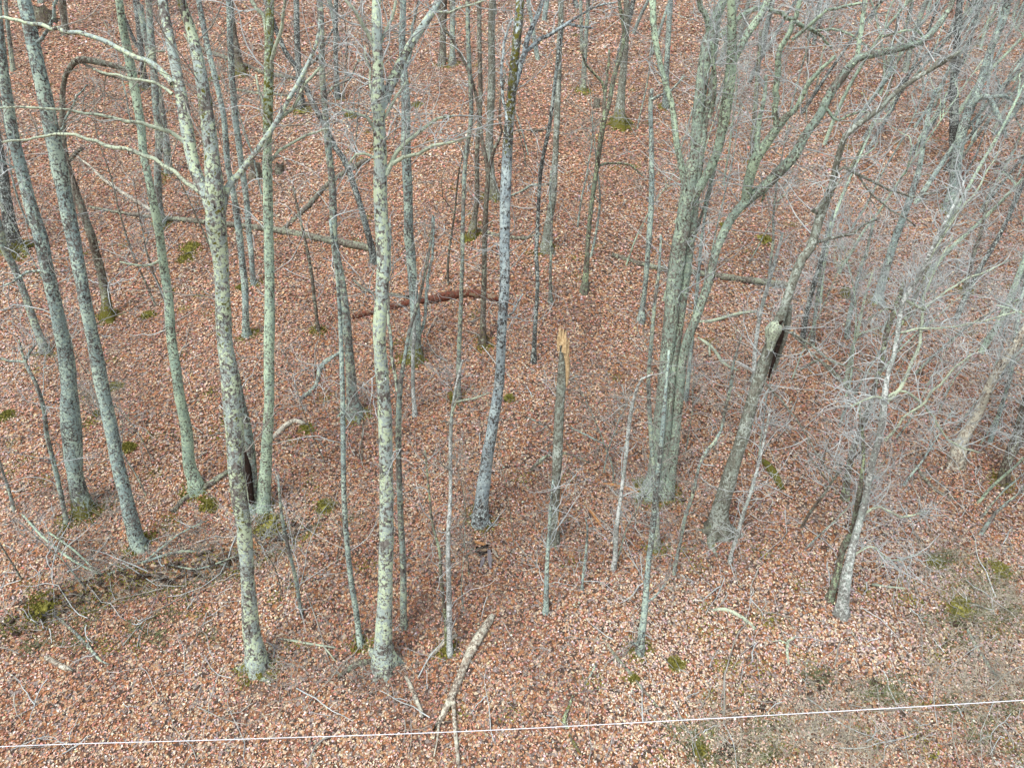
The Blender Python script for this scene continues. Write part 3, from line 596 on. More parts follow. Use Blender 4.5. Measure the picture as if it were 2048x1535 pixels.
T('the right-edge mossy trunk', 'mossy dark trunk leaning right at the right edge, halfway up', 'brown',
  [(2006,965,26),(2012,930,18),(2031,876,17),(2045,832,16),(2065,760,15),(2090,680,14)], [], moss=.3, tw=1.2)
T('the pinkish broken trunk', 'broad pinkish-grey broken trunk leaning right near the right edge', 'oldwood',
  [(1910,925,34),(1925,880,22),(1945,845,19),(1965,805,18),(1997,739,17),(2031,690,17),(2060,640,15)], [], moss=.1, tw=1.2, notop=1)
T('the dark upper-right trunk', 'upright dark trunk with lichen spots in upper right twig tangle', 'dark',
  [(1908,345,26),(1909,320,19),(1908,267,17),(1908,205,16),(1908,154,15),(1913,90,13),(1918,20,11),(1920,-20,10)], [], moss=.1, tw=1.8)
T('the arched upper-right trunk', 'thick arching trunk at upper right with yellow mossed drooping limb', 'teal',
  [(1900,420,28),(1908,370,20),(1915,310,19),(1926,256,19),(1939,219,17),(1963,160,15),(1980,102,14),(2008,34,14),(2020,-20,13)],
  [[(1934,232,15),(1946,205,14),(1958,196,13),(1975,194,11),(1984,206,11),(1995,230,10),(2006,251,9),(2012,275,6)],[(1975,194,7),(2010,192,7),(2035,205,6),(2060,205,6)],
   [(2050,190,9),(2030,222,8),(2015,245,7),(2000,262,6),(1988,268,6)]], moss=.25, tw=1.8)
T('the brown back stem right', 'thin brown stem low in twig tangle, left of the dark upper-right trunk', 'brown',
  [(1930,580,12),(1938,545,8),(1950,500,8),(1963,458,7),(1975,400,6)], [], moss=.2, tw=1.4)
T('the dark far-left trunk', 'dark wet trunk with mossy roots at the left edge, upper half', 'dark',
  [(30,500,48),(24,475,32),(18,440,24),(10,390,20),(4,340,19),(-6,280,18),(-20,200,16)], [], moss=.45, tw=.8, flare=.7)
T('the knobbly left sapling', 'crooked sapling with two short mossy arms near its top, at lower left', 'grey',
  [(133,1046,12),(130,1030,10),(120,980,10),(105,915,9),(93,865,9),(88,820,9),(75,775,8),(60,745,7),(50,724,7),(38,722,6),(20,722,5),(0,716,4)],
  [[(50,724,6),(58,706,6),(70,690,4)],[(50,724,5),(42,700,4),(38,680,3)]], moss=.25, tw=.8)
T('the far-left low stem', 'thin bare stem at the left edge leaning left below the knobbly sapling', 'grey',
  [(28,1020,7),(18,980,6),(8,950,5),(0,925,5),(-10,880,4)], [], moss=.1, tw=.8)
T('the left foreground sapling', 'thin pale sapling right of the thick forked trunk, ending at mid height', 'grey',
  [(604,1232,9),(600,1210,8),(590,1150,8),(575,1090,8),(565,1040,7),(560,1000,6),(556,950,4)], [], moss=.1, tw=.8)
T('the slim stem with a mossy foot upper left', 'thin trunk with mossy foot between straight mossy-topped trunk and thin front stem', 'brown',
  [(637,662,12),(634,640,7),(628,590,7),(622,540,7),(610,480,6),(596,420,5),(586,370,4)], [], moss=.3, tw=.6)
T('the distant mossy-footed trunk', 'distant dark trunk on mossy patch behind the dark diagonal trunk', 'dark',
  [(600,215,26),(600,195,16),(597,140,13),(594,80,12),(593,34,12),(592,-10,12)], [], moss=.3, tw=.6)
T('the distant slim trunk', 'distant slim trunk close right of the wide-based mid trunk top', 'dark',
  [(675,196,16),(674,170,10),(671,100,9),(671,40,9),(672,-5,9)], [], moss=.2, tw=.6)
T('the far top-centre trunk', 'distant grey trunk on open leaves near top centre, left of the two-toned trunk', 'grey',
  [(905,130,18),(905,103,11),(905,50,11),(905,-5,11)], [], moss=.2, tw=.6)
T('the far top-centre leaning trunk', 'distant thicker trunk just left of the far top-centre grey trunk', 'brown',
  [(884,128,20),(885,105,14),(886,60,13),(888,-5,13)], [], moss=.2, tw=.6)
T('the far top-left trunk', 'distant brown trunk beside the rotten stump in the top left corner', 'brown',
  [(131,68,20),(130,50,13),(126,15,12),(124,-10,12)], [], moss=.1, tw=.6)
T('the left-corner slim trunk', 'slim distant trunk at the left edge in the top corner', 'grey',
  [(26,142,12),(24,120,9),(18,70,8),(12,20,8),(10,-10,8)], [], moss=.1, tw=.6)
T('the mid-left back trunk', 'grey-brown trunk behind the tall green-lichened trunk, base near broken snag stump', 'dark',
  [(292,175,14),(287,140,11),(282,100,11),(278,50,12),(272,0,12)], [], moss=.3, tw=.6)
T('the far top-right trunk', 'distant greenish trunk between the broad rooted trunk and rough double trunk', 'teal',
  [(1331,215,16),(1332,180,12),(1334,120,11),(1338,50,11),(1341,0,11)], [], moss=.2, tw=.9)
T('the mossy broken back stem', 'mossy dark back stem between the rough double trunk and its lichened limbs', 'moss',
  [(1505,290,13),(1508,250,10),(1512,190,9),(1515,150,9),(1518,110,7),(1522,60,6)], [], moss=.1, tw=.9)
T('the orange-split back snag', 'small broken snag showing orange wood near limbs of leaning rough trunk', 'brown',
  [(1503,325,9),(1504,300,8),(1505,268,6)], [], moss=.2, tw=.1, notop=1)

def split_name(mat, kw, w): return 'snag' if kw.get('notop') and (kw.get('splinter') or kw.get('snag')) else ('sapling' if w < 12 else 'bare_tree')
BASES = []; FOOT = []
def build_tree(k, short, label, mat, pts, br, kw):
    base = hit(pts[0][0], pts[0][1]); Yb = base[1]
    r = np.random.default_rng(500+k)
    def topt(q, yoff): return at_y(q[0], q[1], Yb+yoff)
    P = []; R = []
    for n_, q in enumerate(pts):
        # slight out-of-plane bow, zero at the base
        yo = .0 if n_ == 0 else .25*math.sin(n_*.9+k)*min(1, n_/3)*(.3 if q[2] > 20 else .6)
        p = topt(q, yo); P.append(p); R.append(q[2]/2*depth(p)/F)
    medw = float(np.median([q[2] for q in pts]))
    if pts[-1][1] <= 5 and not kw.get('notop'):
        d = P[-1]-P[-3]; d /= np.linalg.norm(d)
        p = P[-1]; rr = R[-1]
        for s in range(3):
            d = d + np.array([r.normal()*.06, r.normal()*.08, .25]); d /= np.linalg.norm(d); p = p+d*1.1; rr *= .78; P.append(p); R.append(rr)
    loc = base.copy()
    big = medw > 11
    step = .14 if big else .2
    Ps, Rs = smoothline(P, R, step)
    sink = Ps[0]+np.array([0, .0, -.28]); Ps = np.vstack([sink, Ps]); Rs = np.concatenate([[Rs[0]*1.05], Rs])
    sides = 14 if medw > 20 else (10 if big else 6)
    V, Fq = tube(Ps, Rs, sides, .09 if big else .06, kw.get('flare', .30 if big else .15), k)
    h = V[:, 2]-base[2]; H = h.max()
    m0 = kw.get('moss', .2)
    moss = m0*1.35*np.exp(-np.clip(h, 0, None)/(.5+.5*m0)) + .12*m0
    if kw.get('mosstop'): moss = moss + .55*np.clip((h-H*.50)/(H*.12), 0, 1)
    if kw.get('mossmid'): moss = moss + .34*np.clip((h-2.6)/.5, 0, 1)
    name = split_name(mat, kw, medw)
    cat = 'tree'
    t = thing(name, loc, label, cat)
    link('trunk', mesh_np('trunk', V-loc, Fq, M[mat], moss=moss), t)
    bl = []
    allpx = [(pts, P)]
    for bi, b in enumerate(br):
        # start depth: nearest trunk or earlier branch point
        q0 = b[0]; best = None
        for pp, WP in allpx:
            for a, wp in zip(pp, WP):
                dd = (a[0]-q0[0])**2+(a[1]-q0[1])**2
                if best is None or dd < best[0]: best = (dd, wp[1])
        y0 = best[1]; sgn = (1 if r.random() < .5 else -1)*(.15+.35*r.random()); L = 0; BP = []; BR = []
        prev = None
        for q in b:
            if prev is not None: L += math.hypot(q[0]-prev[0], q[1]-prev[1])*Yb/F
            p = at_y(q[0], q[1], y0+sgn*L*.8); BP.append(p); BR.append(q[2]/2*depth(p)/F); prev = q
        allpx.append((b, BP))
        BP, BR = smoothline(BP, BR, .13 if b[0][2] > 10 else .18)
        if b[0][2] < 13:
            jit = (np.random.default_rng(k*31+bi).normal(size=BP.shape))*.018; jit[0] = 0; BP = BP+np.cumsum(jit, 0)*.35+jit*.5
        v, f = tube(BP, BR, 10 if b[0][2] > 12 else 6, .08, 0, k+bi)
        bm = kw.get('bmat', 'palebr' if (b[0][2] < 12 and mat in ('lich', 'green', 'birch', 'palebr')) else mat)
        link('branch', mesh_np('branch', v-loc, f, M[bm], moss=np.full(len(v), m0*.25)), t)
        bl.append((BP, BR))
    tw = kw.get('tw', 1)
    if tw > 0:
        size = 1.0 if medw > 14 else .8
        right = max(0, min(1, (pts[0][0]-1150)/500.))
        c = link('crown', crown_mesh('crown', bl, (Ps, Rs), tw*(.6+.9*right), 'twig' if (k % 3 or pts[0][0] > 1400) else 'twigbr', loc, size, ttmin=.18 if not big else .3, seed=k), t)
        c['kind'] = 'stuff'
    if medw > 14:
        rb = Rs[1]; nr = 5 if medw > 19 else 4; rt = 'log'; a0 = r.random()*6.28
        for q_ in range(nr):
            an = a0+q_*6.28/nr+r.normal()*.25; Lr = rb*(1.1+1.3*r.random()); pr_ = []
            for tt in (0., .3, .6, 1.):
                aa = an+.35*tt*r.normal(); xx = base[0]+math.cos(aa)*(rb*.45+Lr*tt); yy = base[1]+math.sin(aa)*(rb*.45+Lr*tt)*.9
                pr_.append([xx, yy, float(ground(xx, yy))+(rb*.45*(1-tt)**3)-.045*tt-.01])
            a_, b_ = smoothline(pr_, [rb*.46, rb*.26, rb*.13, rb*.03], .1); v, f = tube(a_, b_, 7, .15, 0, k+q_)
            link('root', mesh_np('root', v-loc, f, M[mat], moss=np.full(len(v), .25+m0)), t)
    # special parts
    if kw.get('cavity'):
        cp = [at_y(u, v_, Yb-.0) for u, v_ in kw['cavity']]
        cp = np.array(cp); n_ = len(cp)
        rr = np.array([12, 11, 6])/2*depth(cp[0])/F
        cp[:, 1] -= np.array([.085, .08, .06])
        a, b2 = smoothline(cp, rr, .08); v, f = tube(a, b2, 8, .25, 0, 3)
        link('hollow', mesh_np('hollow', v-loc, f, M['cavity']), t)  # solid tube on the stem front, dark colour paints the hole's shade
    if kw.get('snag'):
        s = F/depth(base)
        hp = [(1566,660,4),(1562,670,9),(1557,688,8),(1552,704,6),(1547,722,6),(1541,742,5),(1536,760,3)]
        c3 = [at_y(a_, b_, Yb-.15) for a_, b_, _ in hp]; rr = [q[2]/2/s for q in hp]
        a, b2 = smoothline(c3, rr, .06); v, f = tube(a, b2, 8, .2, 0, 5)
        link('hollow', mesh_np('hollow', v-loc, f, M['cavity']), t)  # solid strip on the bark, its black stands for shade in the slit
        hp = [(1566,640,4),(1560,645,7),(1555,650,5)]
        c3 = [at_y(a_, b_, Yb-.16) for a_, b_, _ in hp]; v, f = tube(*smoothline(c3, [q[2]/2/s for q in hp], .04), 6, .2, 0, 6)
        link('hollow', mesh_np('hollow', v-loc, f, M['cavity']), t)  # second solid strip, hole shade painted in its colour
        hp = [(1539,700,9),(1543,680,19),(1549,662,26),(1554,650,21),(1560,641,6)]
        c3 = [at_y(a_, b_, Yb-.10) for a_, b_, _ in hp]; v, f = tube(*smoothline(c3, [q[2]/2/s for q in hp], .05), 12, .28, 0, 7)
        o = link('broken_shell', mesh_np('broken_shell', v-loc, f, M['palebr'], moss=np.zeros(len(v))), t)
        hp = [(1566,700,10),(1562,720,7),(1560,680,11),(1572,650,14),(1576,630,12)]
        hp = [(1549,740,5),(1556,715,8),(1564,690,10),(1571,664,11),(1576,640,12),(1580,610,8)]
        c3 = [at_y(a_, b_, Yb+.04) for a_, b_, _ in hp]; v, f = tube(*smoothline(c3, [q[2]/2/s for q in hp], .06), 8, .15, 0, 8)
        link('side_shell', mesh_np('side_shell', v-loc, f, M['smooth'], moss=np.zeros(len(v))), t)
    if kw.get('splinter'):
        s = F/depth(base); Vs = []
        rs = np.random.default_rng(5)
        for (x0, y0_, x1, y1_, w_, yo) in [(1121,690,1120,652,7,-.03),(1126,690,1127,656,7,-.06),(1129,704,1132,662,8,-.07),(1132,716,1136,680,7,-.05),(1117,700,1117,664,6,.0),(1123,680,1124,660,7,.05),(1134,706,1139,674,5,-.02)]:
            p0 = at_y(x0, y0_, Yb-.02+yo); p1 = at_y(x1, y1_, Yb-.02+yo)
            pm = (p0+p1)/2+rs.normal(size=3)*.01
            Vs.append(tube(np.array([p0, pm, p1]), np.array([w_, w_*.8, .6])/2/s, 6, .35, 0, int(x0)))
        v, f = join(Vs); link('splinters', mesh_np('splinters', v-loc, f, M['fresh'], False), t)['kind'] = 'stuff'
        Vs = []
        hp = [(1130,690,9),(1134,720,9),(1135,750,8),(1133,774,3)]
        c3 = [at_y(a_, b_, Yb-.06) for a_, b_, _ in hp]; v, f = tube(*smoothline(c3, [q[2]/2/s for q in hp], .06), 6, .3, 0, 8)
        link('torn_wood', mesh_np('torn_wood', v-loc, f, M['fresh']), t)
        hp = [(1120,965,3),(1119,1000,5),(1117,1040,5),(1116,1060,3)]
        c3 = [at_y(a_, b_, Yb-.07) for a_, b_, _ in hp]; v, f = tube(*smoothline(c3, [q[2]/2/s for q in hp], .06), 6, .3, 0, 9)
        link('torn_wood', mesh_np('torn_wood', v-loc, f, M['orange']), t)
    BASES.append((pts[0][0], pts[0][1], short)); FOOT.append((loc, Rs[1], m0, mat))
for k, (short, label, mat, pts, br, kw) in enumerate(TREES):
    build_tree(k, short, label, mat, pts, br, kw)

# ------------------------------------------------------------------ smaller saplings, placed on the slope
def sapling(u, v, hgt, rad, lean, dens, mat, label, group, seed, twm, loc=None):
    r = np.random.default_rng(9000+seed)
    b = hit(u, v) if loc is None else loc
    d = np.array([lean, r.normal()*.1, 1.0]); d /= np.linalg.norm(d)
    n = 9; P = [b]; c = r.normal(size=3)*.03
    for q in range(n):
        d = d + r.normal(size=3)*np.array([.07, .07, .02])+c*np.array([1, 1, 0]); d /= np.linalg.norm(d); P.append(P[-1]+d*hgt/n)
    Rr = rad*np.linspace(1, .18, n+1)
    Ps, Rs = smoothline(P, Rr, .3)
    Ps = np.vstack([Ps[0]-[0, 0, .15], Ps]); Rs = np.concatenate([[Rs[0]*1.3], Rs])
    t = thing('sapling' if rad < .07 else 'bare_tree', b, label, 'tree', group)
    V, Fq = tube(Ps, Rs, 6 if rad < .05 else 9, .07, .3, seed)
    moss = .3*np.exp(-np.clip(V[:, 2]-b[2], 0, None)/.4)
    link('trunk', mesh_np('trunk', V-b, Fq, M[mat], moss=moss), t)
    nb = int(r.integers(3, 7)) + 3*(dens > .9); bl = []
    pk, rk = resampleK(Ps, Rs, 12)
    bb, br_ = grow(pk[None], rk[None], nb, hgt*.42, rad*.5, 10, up=.4, wander=.45, tmin=.4, r=r)
    for x_ in range(nb):
        vv, ff = tube(bb[x_], br_[x_], 4, .05, 0, x_); link('branch', mesh_np('branch', vv-b, ff, M[mat], moss=np.zeros(len(vv))), t)
        bl.append((bb[x_], br_[x_]))
    c_ = link('crown', crown_mesh('crown', bl, (Ps, Rs), dens, twm, b, .75, ttmin=.42, seed=seed+500), t); c_['kind'] = 'stuff'
SAP = []
def scatter(n, u0, u1, v0, v1, h0, h1, r0, r1, lean, dens, mats, seed):
    r = np.random.default_rng(seed)
    for q in range(n):
        SAP.append([u0+(u1-u0)*r.random(), v0+(v1-v0)*r.random(), h0+(h1-h0)*r.random(), r0+(r1-r0)*r.random(), lean+r.normal()*.12, dens, mats[int(r.integers(len(mats)))]])
scatter(10, 20, 620, 150, 620, 3, 7, .02, .045, -.12, .45, ['grey', 'teal', 'brown'], 1)
scatter(9, 620, 1250, 150, 620, 3, 7, .02, .045, 0, .45, ['grey', 'teal', 'brown'], 2)
scatter(13, 1240, 1640, 120, 700, 3, 7, .025, .05, .15, .8, ['grey', 'teal', 'green'], 3)
scatter(34, 1600, 2060, 60, 640, 5, 10, .03, .08, .28, .8, ['grey', 'teal', 'dark', 'green'], 4)
scatter(13, 1560, 2060, 640, 1130, 2, 5, .018, .04, .3, .6, ['grey', 'teal', 'brown'], 5)
scatter(12, 1640, 2120, 30, 420, 6, 10, .05, .10, .35, .9, ['green', 'teal', 'moss', 'grey'], 13)
scatter(7, 1940, 2250, 640, 1130, 5, 9, .05, .11, .12, .55, ['grey', 'teal', 'green'], 11)
scatter(10, 1480, 2000, 700, 1120, 2.5, 5, .02, .04, .3, .55, ['grey', 'green'], 12)
scatter(8, 1150, 1560, 760, 1180, 1.5, 4, .012, .028, .12, .7, ['grey', 'teal'], 6)
scatter(10, 560, 1150, 800, 1270, 1.2, 3.5, .010, .022, -.02, .5, ['grey', 'brown'], 7)
scatter(8, 20, 480, 700, 1180, 1.2, 3.5, .010, .022, -.15, .5, ['grey', 'brown'], 8)
scatter(14, 0, 1250, 5, 130, 7, 10, .08, .15, -.02, .5, ['grey', 'brown', 'dark', 'teal'], 9)
scatter(20, 1250, 2060, 5, 170, 6, 9, .07, .14, .2, .9, ['grey', 'teal', 'dark'], 10)
matw = {'grey': 'grey', 'teal': 'grey-green', 'brown': 'brown', 'dark': 'dark', 'green': 'green-lichened', 'moss': 'mossy'}
labs = []
for s in SAP:
    u, v = s[0], s[1]
    best = min(BASES, key=lambda b: (b[0]-u)**2+((b[1]-v)*1.3)**2)
    dx, dy = u-best[0], v-best[1]
    if abs(dx) > abs(dy): rel = 'right of' if dx > 0 else 'left of'
    else: rel = 'below' if dy > 0 else 'uphill of'
    sz = 'bare trunk' if s[3] > .07 else ('slender sapling' if s[3] > .03 else 'twiggy thin sapling')
    labs.append(f"{matw[s[6]]} {sz} {rel} {best[2]}")
from collections import Counter, defaultdict
cnt = Counter(labs); groups = {}
byl = defaultdict(list)
for q, l in enumerate(labs): byl[l].append(q)
for l, qs in byl.items():
    if len(qs) > 1:
        # tell equals apart from left to right
        qs.sort(key=lambda q: SAP[q][0])
        if len(qs) == 2: words = ['left-hand', 'right-hand']
        else: words = ['leftmost'] + [o_+' from left,' for o_ in ('second', 'third', 'fourth', 'fifth', 'sixth', 'seventh', 'eighth', 'ninth', 'tenth')][:len(qs)-2] + ['rightmost']
        for w_, q in zip(words, qs): labs[q] = w_ + ' ' + l
for q, s in enumerate(SAP):
    sapling(*s[:7], labs[q], 'bare trees scattered over the slope' if s[3] > .07 else 'young bare saplings on the slope', q, 'twig' if (s[0] > 1450 or q % 3 == 0) else 'twigbr')

# ------------------------------------------------------------------ fallen logs and branches
def log(name, label, mat, pts, br=(), moss=.1, lift=.8, cat='log', tw=0, sides=9, jag=.08, rough=.12):
    P = []; R = []
    for q in pts:
        p = hit(q[0], q[1]); r_ = q[2]/2*depth(p)/F; p = p+np.array([0, r_*.4, r_*lift]); P.append(p); R.append(r_)
    loc = P[0].copy(); Ps, Rs = smoothline(P, R, .14)
    sd = abs(hash(label)) % 97 if False else int(sum(map(ord, label)) % 97)
    V, Fq = tube(Ps, Rs, sides, rough, 0, sd, jag=jag)
    mo = moss+.25*(V[:, 2] > np.repeat(0, len(V)))*0
    t = thing(name, loc, label, cat)
    link('stem', mesh_np('stem', V-loc, Fq, M[mat], moss=np.full(len(V), moss)), t)
    bl = [(Ps, Rs)]
    for b in br:
        BP = []; BR = []
        for q in b:
            p = hit(q[0], q[1]); r_ = q[2]/2*depth(p)/F; p = p+np.array([0, 0, r_+.03+.1*(tw > 0)]); BP.append(p); BR.append(r_)
        BP, BR = smoothline(BP, BR, .15); v, f = tube(BP, BR, 6, .1, 0, sd+3)
        link('branch', mesh_np('branch', v-loc, f, M[mat], moss=np.full(len(v), moss*.5)), t); bl.append((BP, BR))
    if tw:
        c = link('twigs', crown_mesh('twigs', bl, None, tw, 'twigbr', loc, .6, seed=sd, up=.35), t); c['kind'] = 'stuff'
log('fallen_log', 'long grey fallen log lying across the slope behind the thick forked trunk', 'log', [(175,415,5),(230,426,6),(300,437,8),(380,445,10),(485,457,12),(564,468,14),(649,485,15),(742,503,16)], moss=.18)
log('fallen_log', 'bare diagonal fallen log rising right, touching the long grey log', 'log', [(562,466,9),(608,424,9),(649,379,10),(690,349,11),(735,325,11)], moss=.15)
log('fallen_log', 'rotten dark red log crumbling behind the two-toned central trunk', 'red', [(705,638,9),(777,620,12),(845,607,15),(896,600,18),(947,595,17),(1000,603,12)], moss=.12, rough=.3)
log('fallen_log', 'thin brown log meeting the rotten red log from upper left', 'brown', [(705,560,5),(735,585,6),(775,590,7),(815,598,8)], moss=.1)
log('fallen_log', 'long dark log crossing behind the rough double trunk and hollow snag', 'log', [(1224,514,10),(1289,534,11),(1337,544,12),(1400,552,13),(1485,565,14),(1580,577,14)], moss=.22)
log('fallen_log', 'peeling pale log in the lower centre foreground, forked at its lower end', 'oldwood',
    [(985,1234,11),(978,1250,16),(961,1277,20),(937,1319,19),(920,1360,18),(905,1396,18),(893,1420,15),(876,1452,10)],
    [[(905,1396,12),(908,1425,9),(910,1459,9),(913,1490,9),(917,1533,9)],[(878,1452,6),(875,1480,4),(868,1515,3)]], moss=.16, jag=.15)
log('fallen_branch', 'short rotting branch left of the pale forked foreground log', 'oldwood', [(857,1318,8),(880,1297,9),(910,1273,7)], moss=.15)
log('fallen_branch', 'mottled short branch lying below largest lichened trunk', 'oldwood', [(811,1353,6),(820,1372,8),(828,1391,9),(845,1432,8)], moss=.2)
log('fallen_branch', 'mossy fallen branch reaching to the base of the thick forked trunk pair', 'log', [(345,1028,9),(365,1005,10),(386,992,11),(427,968,12),(458,945,9)], moss=.22)
log('fallen_branch', 'pale broken log piece behind straight mossy-topped trunk, mossy at its end', 'oldwood', [(543,882,8),(564,862,11),(588,845,10),(612,852,8)], moss=.18)
log('fallen_branch', 'curved grey fallen branch between straight mossy-topped trunk and thin front stem', 'grey', [(602,801,8),(632,773,8),(639,739,8),(655,722,8),(670,713,6)], moss=.0)
log('fallen_branch', 'long bare grey branch lying downhill of the mossy bank at lower left', 'grey', [(113,1234,5),(130,1250,6),(150,1268,7),(188,1309,7),(200,1322,5),(222,1331,3)], [[(188,1309,4),(178,1290,3),(172,1270,2)]], moss=-.1)
log('fallen_branch', 'thin lichened stick lying between the two thick lichened trunks', 'palebr', [(560,1278,4),(590,1283,5),(615,1288,5),(677,1297,4)], [[(645,1292,3),(660,1310,3),(672,1325,2)]], moss=-.1)
log('fallen_branch', 'bent pale branch lying left below the white-barked right tree', 'palebr', [(1423,1222,5),(1450,1221,8),(1485,1238,8),(1509,1258,6)], moss=-.1)
log('fallen_branch', 'long thin dark stick running downhill right of the crooked lower sapling', 'log', [(1207,1278,4),(1228,1310,6),(1255,1342,7),(1289,1384,6),(1330,1430,4),(1346,1437,3)], moss=.14)
log('fallen_branch', 'straight pale stick lying right of the white-barked tree', 'palebr', [(1744,1170,5),(1780,1175,4),(1823,1179,4)], moss=-.2)
log('fallen_log', 'bright green moss-covered log piece right of the hollow leaning snag', 'moss', [(1526,924,9),(1536,936,14),(1545,950,16),(1556,966,15),(1564,980,11)], moss=.55)
log('fallen_log', 'thin dark log at the top left, left of the distant mossy trunk', 'log', [(403,102,8),(440,115,8),(480,128,7),(523,147,8),(588,161,8)], moss=.2)
log('fallen_log', 'thin low log just below the top left dark log', 'log', [(472,181,5),(510,189,6),(547,191,6),(592,196,6)], moss=.1)
log('fallen_branch', 'pale dead branch lying downhill beside the arching mossy trunk', 'oldwood', [(155,316,4),(180,335,5),(205,359,7),(253,393,7),(304,424,7)], moss=-.1)
log('fallen_branch', 'dark stick lying right of the two-toned trunk in the upper centre', 'brown', [(1029,263,4),(1060,264,5),(1094,262,4)], moss=0)
log('fallen_branch', 'thin bare stick crossing the leaves left of the snapped trunk', 'grey', [(1053,835,3),(1075,845,4),(1098,859,3)], moss=-.2)
log('fallen_branch', 'long thin bare stick on the leaves right of the snapped trunk', 'grey', [(1132,852,3),(1160,865,4),(1187,879,4),(1234,900,3)], moss=-.2)
log('fallen_branch', 'dead twiggy branch lying behind the foot of the snapped trunk', 'log', [(1062,942,6),(1080,925,8),(1098,912,7),(1130,908,5),(1175,925,4)], moss=.05, tw=.7)
log('fallen_log', 'splintered orange wood strip left of the rough double trunk base', 'orange', [(1196,968,4),(1225,972,6),(1260,982,7),(1300,998,4)], moss=-.3, rough=.3)
log('fallen_log', 'crumbled orange wood streak downhill of the splintered orange strip', 'orange', [(1172,1012,5),(1185,1030,7),(1204,1056,5)], moss=-.3, rough=.3)
log('fallen_branch', 'dark crooked stick between the foreground log and lower sapling', 'grey', [(1194,1327,6),(1185,1345,5),(1168,1370,3)], moss=.05)
log('fallen_branch', 'mossy stick near the wire at lower centre right', 'moss', [(1146,1392,4),(1138,1415,7),(1128,1445,9),(1134,1455,4)], moss=.15)
log('fallen_branch', 'mossy short log just below the white wire, lower centre right', 'moss', [(1138,1470,4),(1145,1485,7),(1155,1500,7),(1163,1508,3)], moss=.3)
log('fallen_branch', 'lichened dead branch lying uphill left of the hollow snag', 'palebr', [(1380,645,5),(1420,645,7),(1450,637,7),(1480,629,7),(1510,625,4)], moss=-.2)
log('fallen_branch', 'pale forked dead branch hanging low left of the hollow snag', 'palebr', [(1396,676,4),(1415,690,7),(1430,705,7),(1448,730,7),(1478,743,4)], [[(1418,694,5),(1419,715,4)]], moss=-.3)
log('fallen_branch', 'dark mossy bough lying on the slope left of the white-barked tree', 'log', [(1600,742,4),(1640,725,6),(1690,770,7),(1712,790,7)], moss=.15, tw=.5)
log('fallen_log', 'brown half-buried log uphill in the centre between two small trunks', 'log', [(940,452,4),(980,470,8),(1040,480,8),(1080,470,5)], moss=.2)
log('fallen_branch', 'long bare branch on the leaves in the upper centre', 'grey', [(1015,395,3),(1040,386,5),(1066,372,5),(1100,370,3)], moss=-.2)
log('fallen_log', 'mossy root piece left beneath the largest lichened trunk', 'moss', [(676,1357,7),(698,1342,11),(720,1330,12),(745,1325,9)], moss=-.05)
log('fallen_log', 'pale half-rotten log piece with moss tail at lower left', 'oldwood', [(92,1318,9),(110,1328,10),(128,1338,10),(142,1341,6)], moss=.3)
log('fallen_branch', 'twiggy fallen treetop at the foot of the rough bank, lower left', 'grey', [(215,1150,5),(290,1125,6),(380,1104,6),(470,1135,5),(560,1095,3)], [[(340,1140,4),(400,1148,4),(480,1120,3)],[(300,1128,4),(360,1080,4),(420,1050,3)]], moss=0, tw=1.6)
log('fallen_branch', 'thin green-barked fallen stems leaning down the bank at far left', 'green', [(45,1030,4),(90,1080,5),(150,1125,5),(200,1150,4)], [[(100,1075,4),(150,1110,4),(190,1148,3)]], moss=.1, tw=.7)
log('fallen_branch', 'dark jagged fallen branch at the right edge, halfway down', 'log', [(1830,930,5),(1850,960,7),(1875,985,7),(1910,1000,4)], moss=.1, tw=1.0)
log('fallen_branch', 'twiggy dead branch on the slope at the lower right edge', 'grey', [(1930,1250,4),(1950,1290,6),(1975,1330,7),(1990,1350,5)], moss=.05, tw=1.0)
log('fallen_branch', 'forked grey branch standing on the leaves below the bent pale branch', 'palebr', [(1578,1330,4),(1574,1305,6),(1576,1285,6),(1590,1275,4)], [[(1574,1290,4),(1560,1283,3),(1545,1285,2)]], moss=-.2)

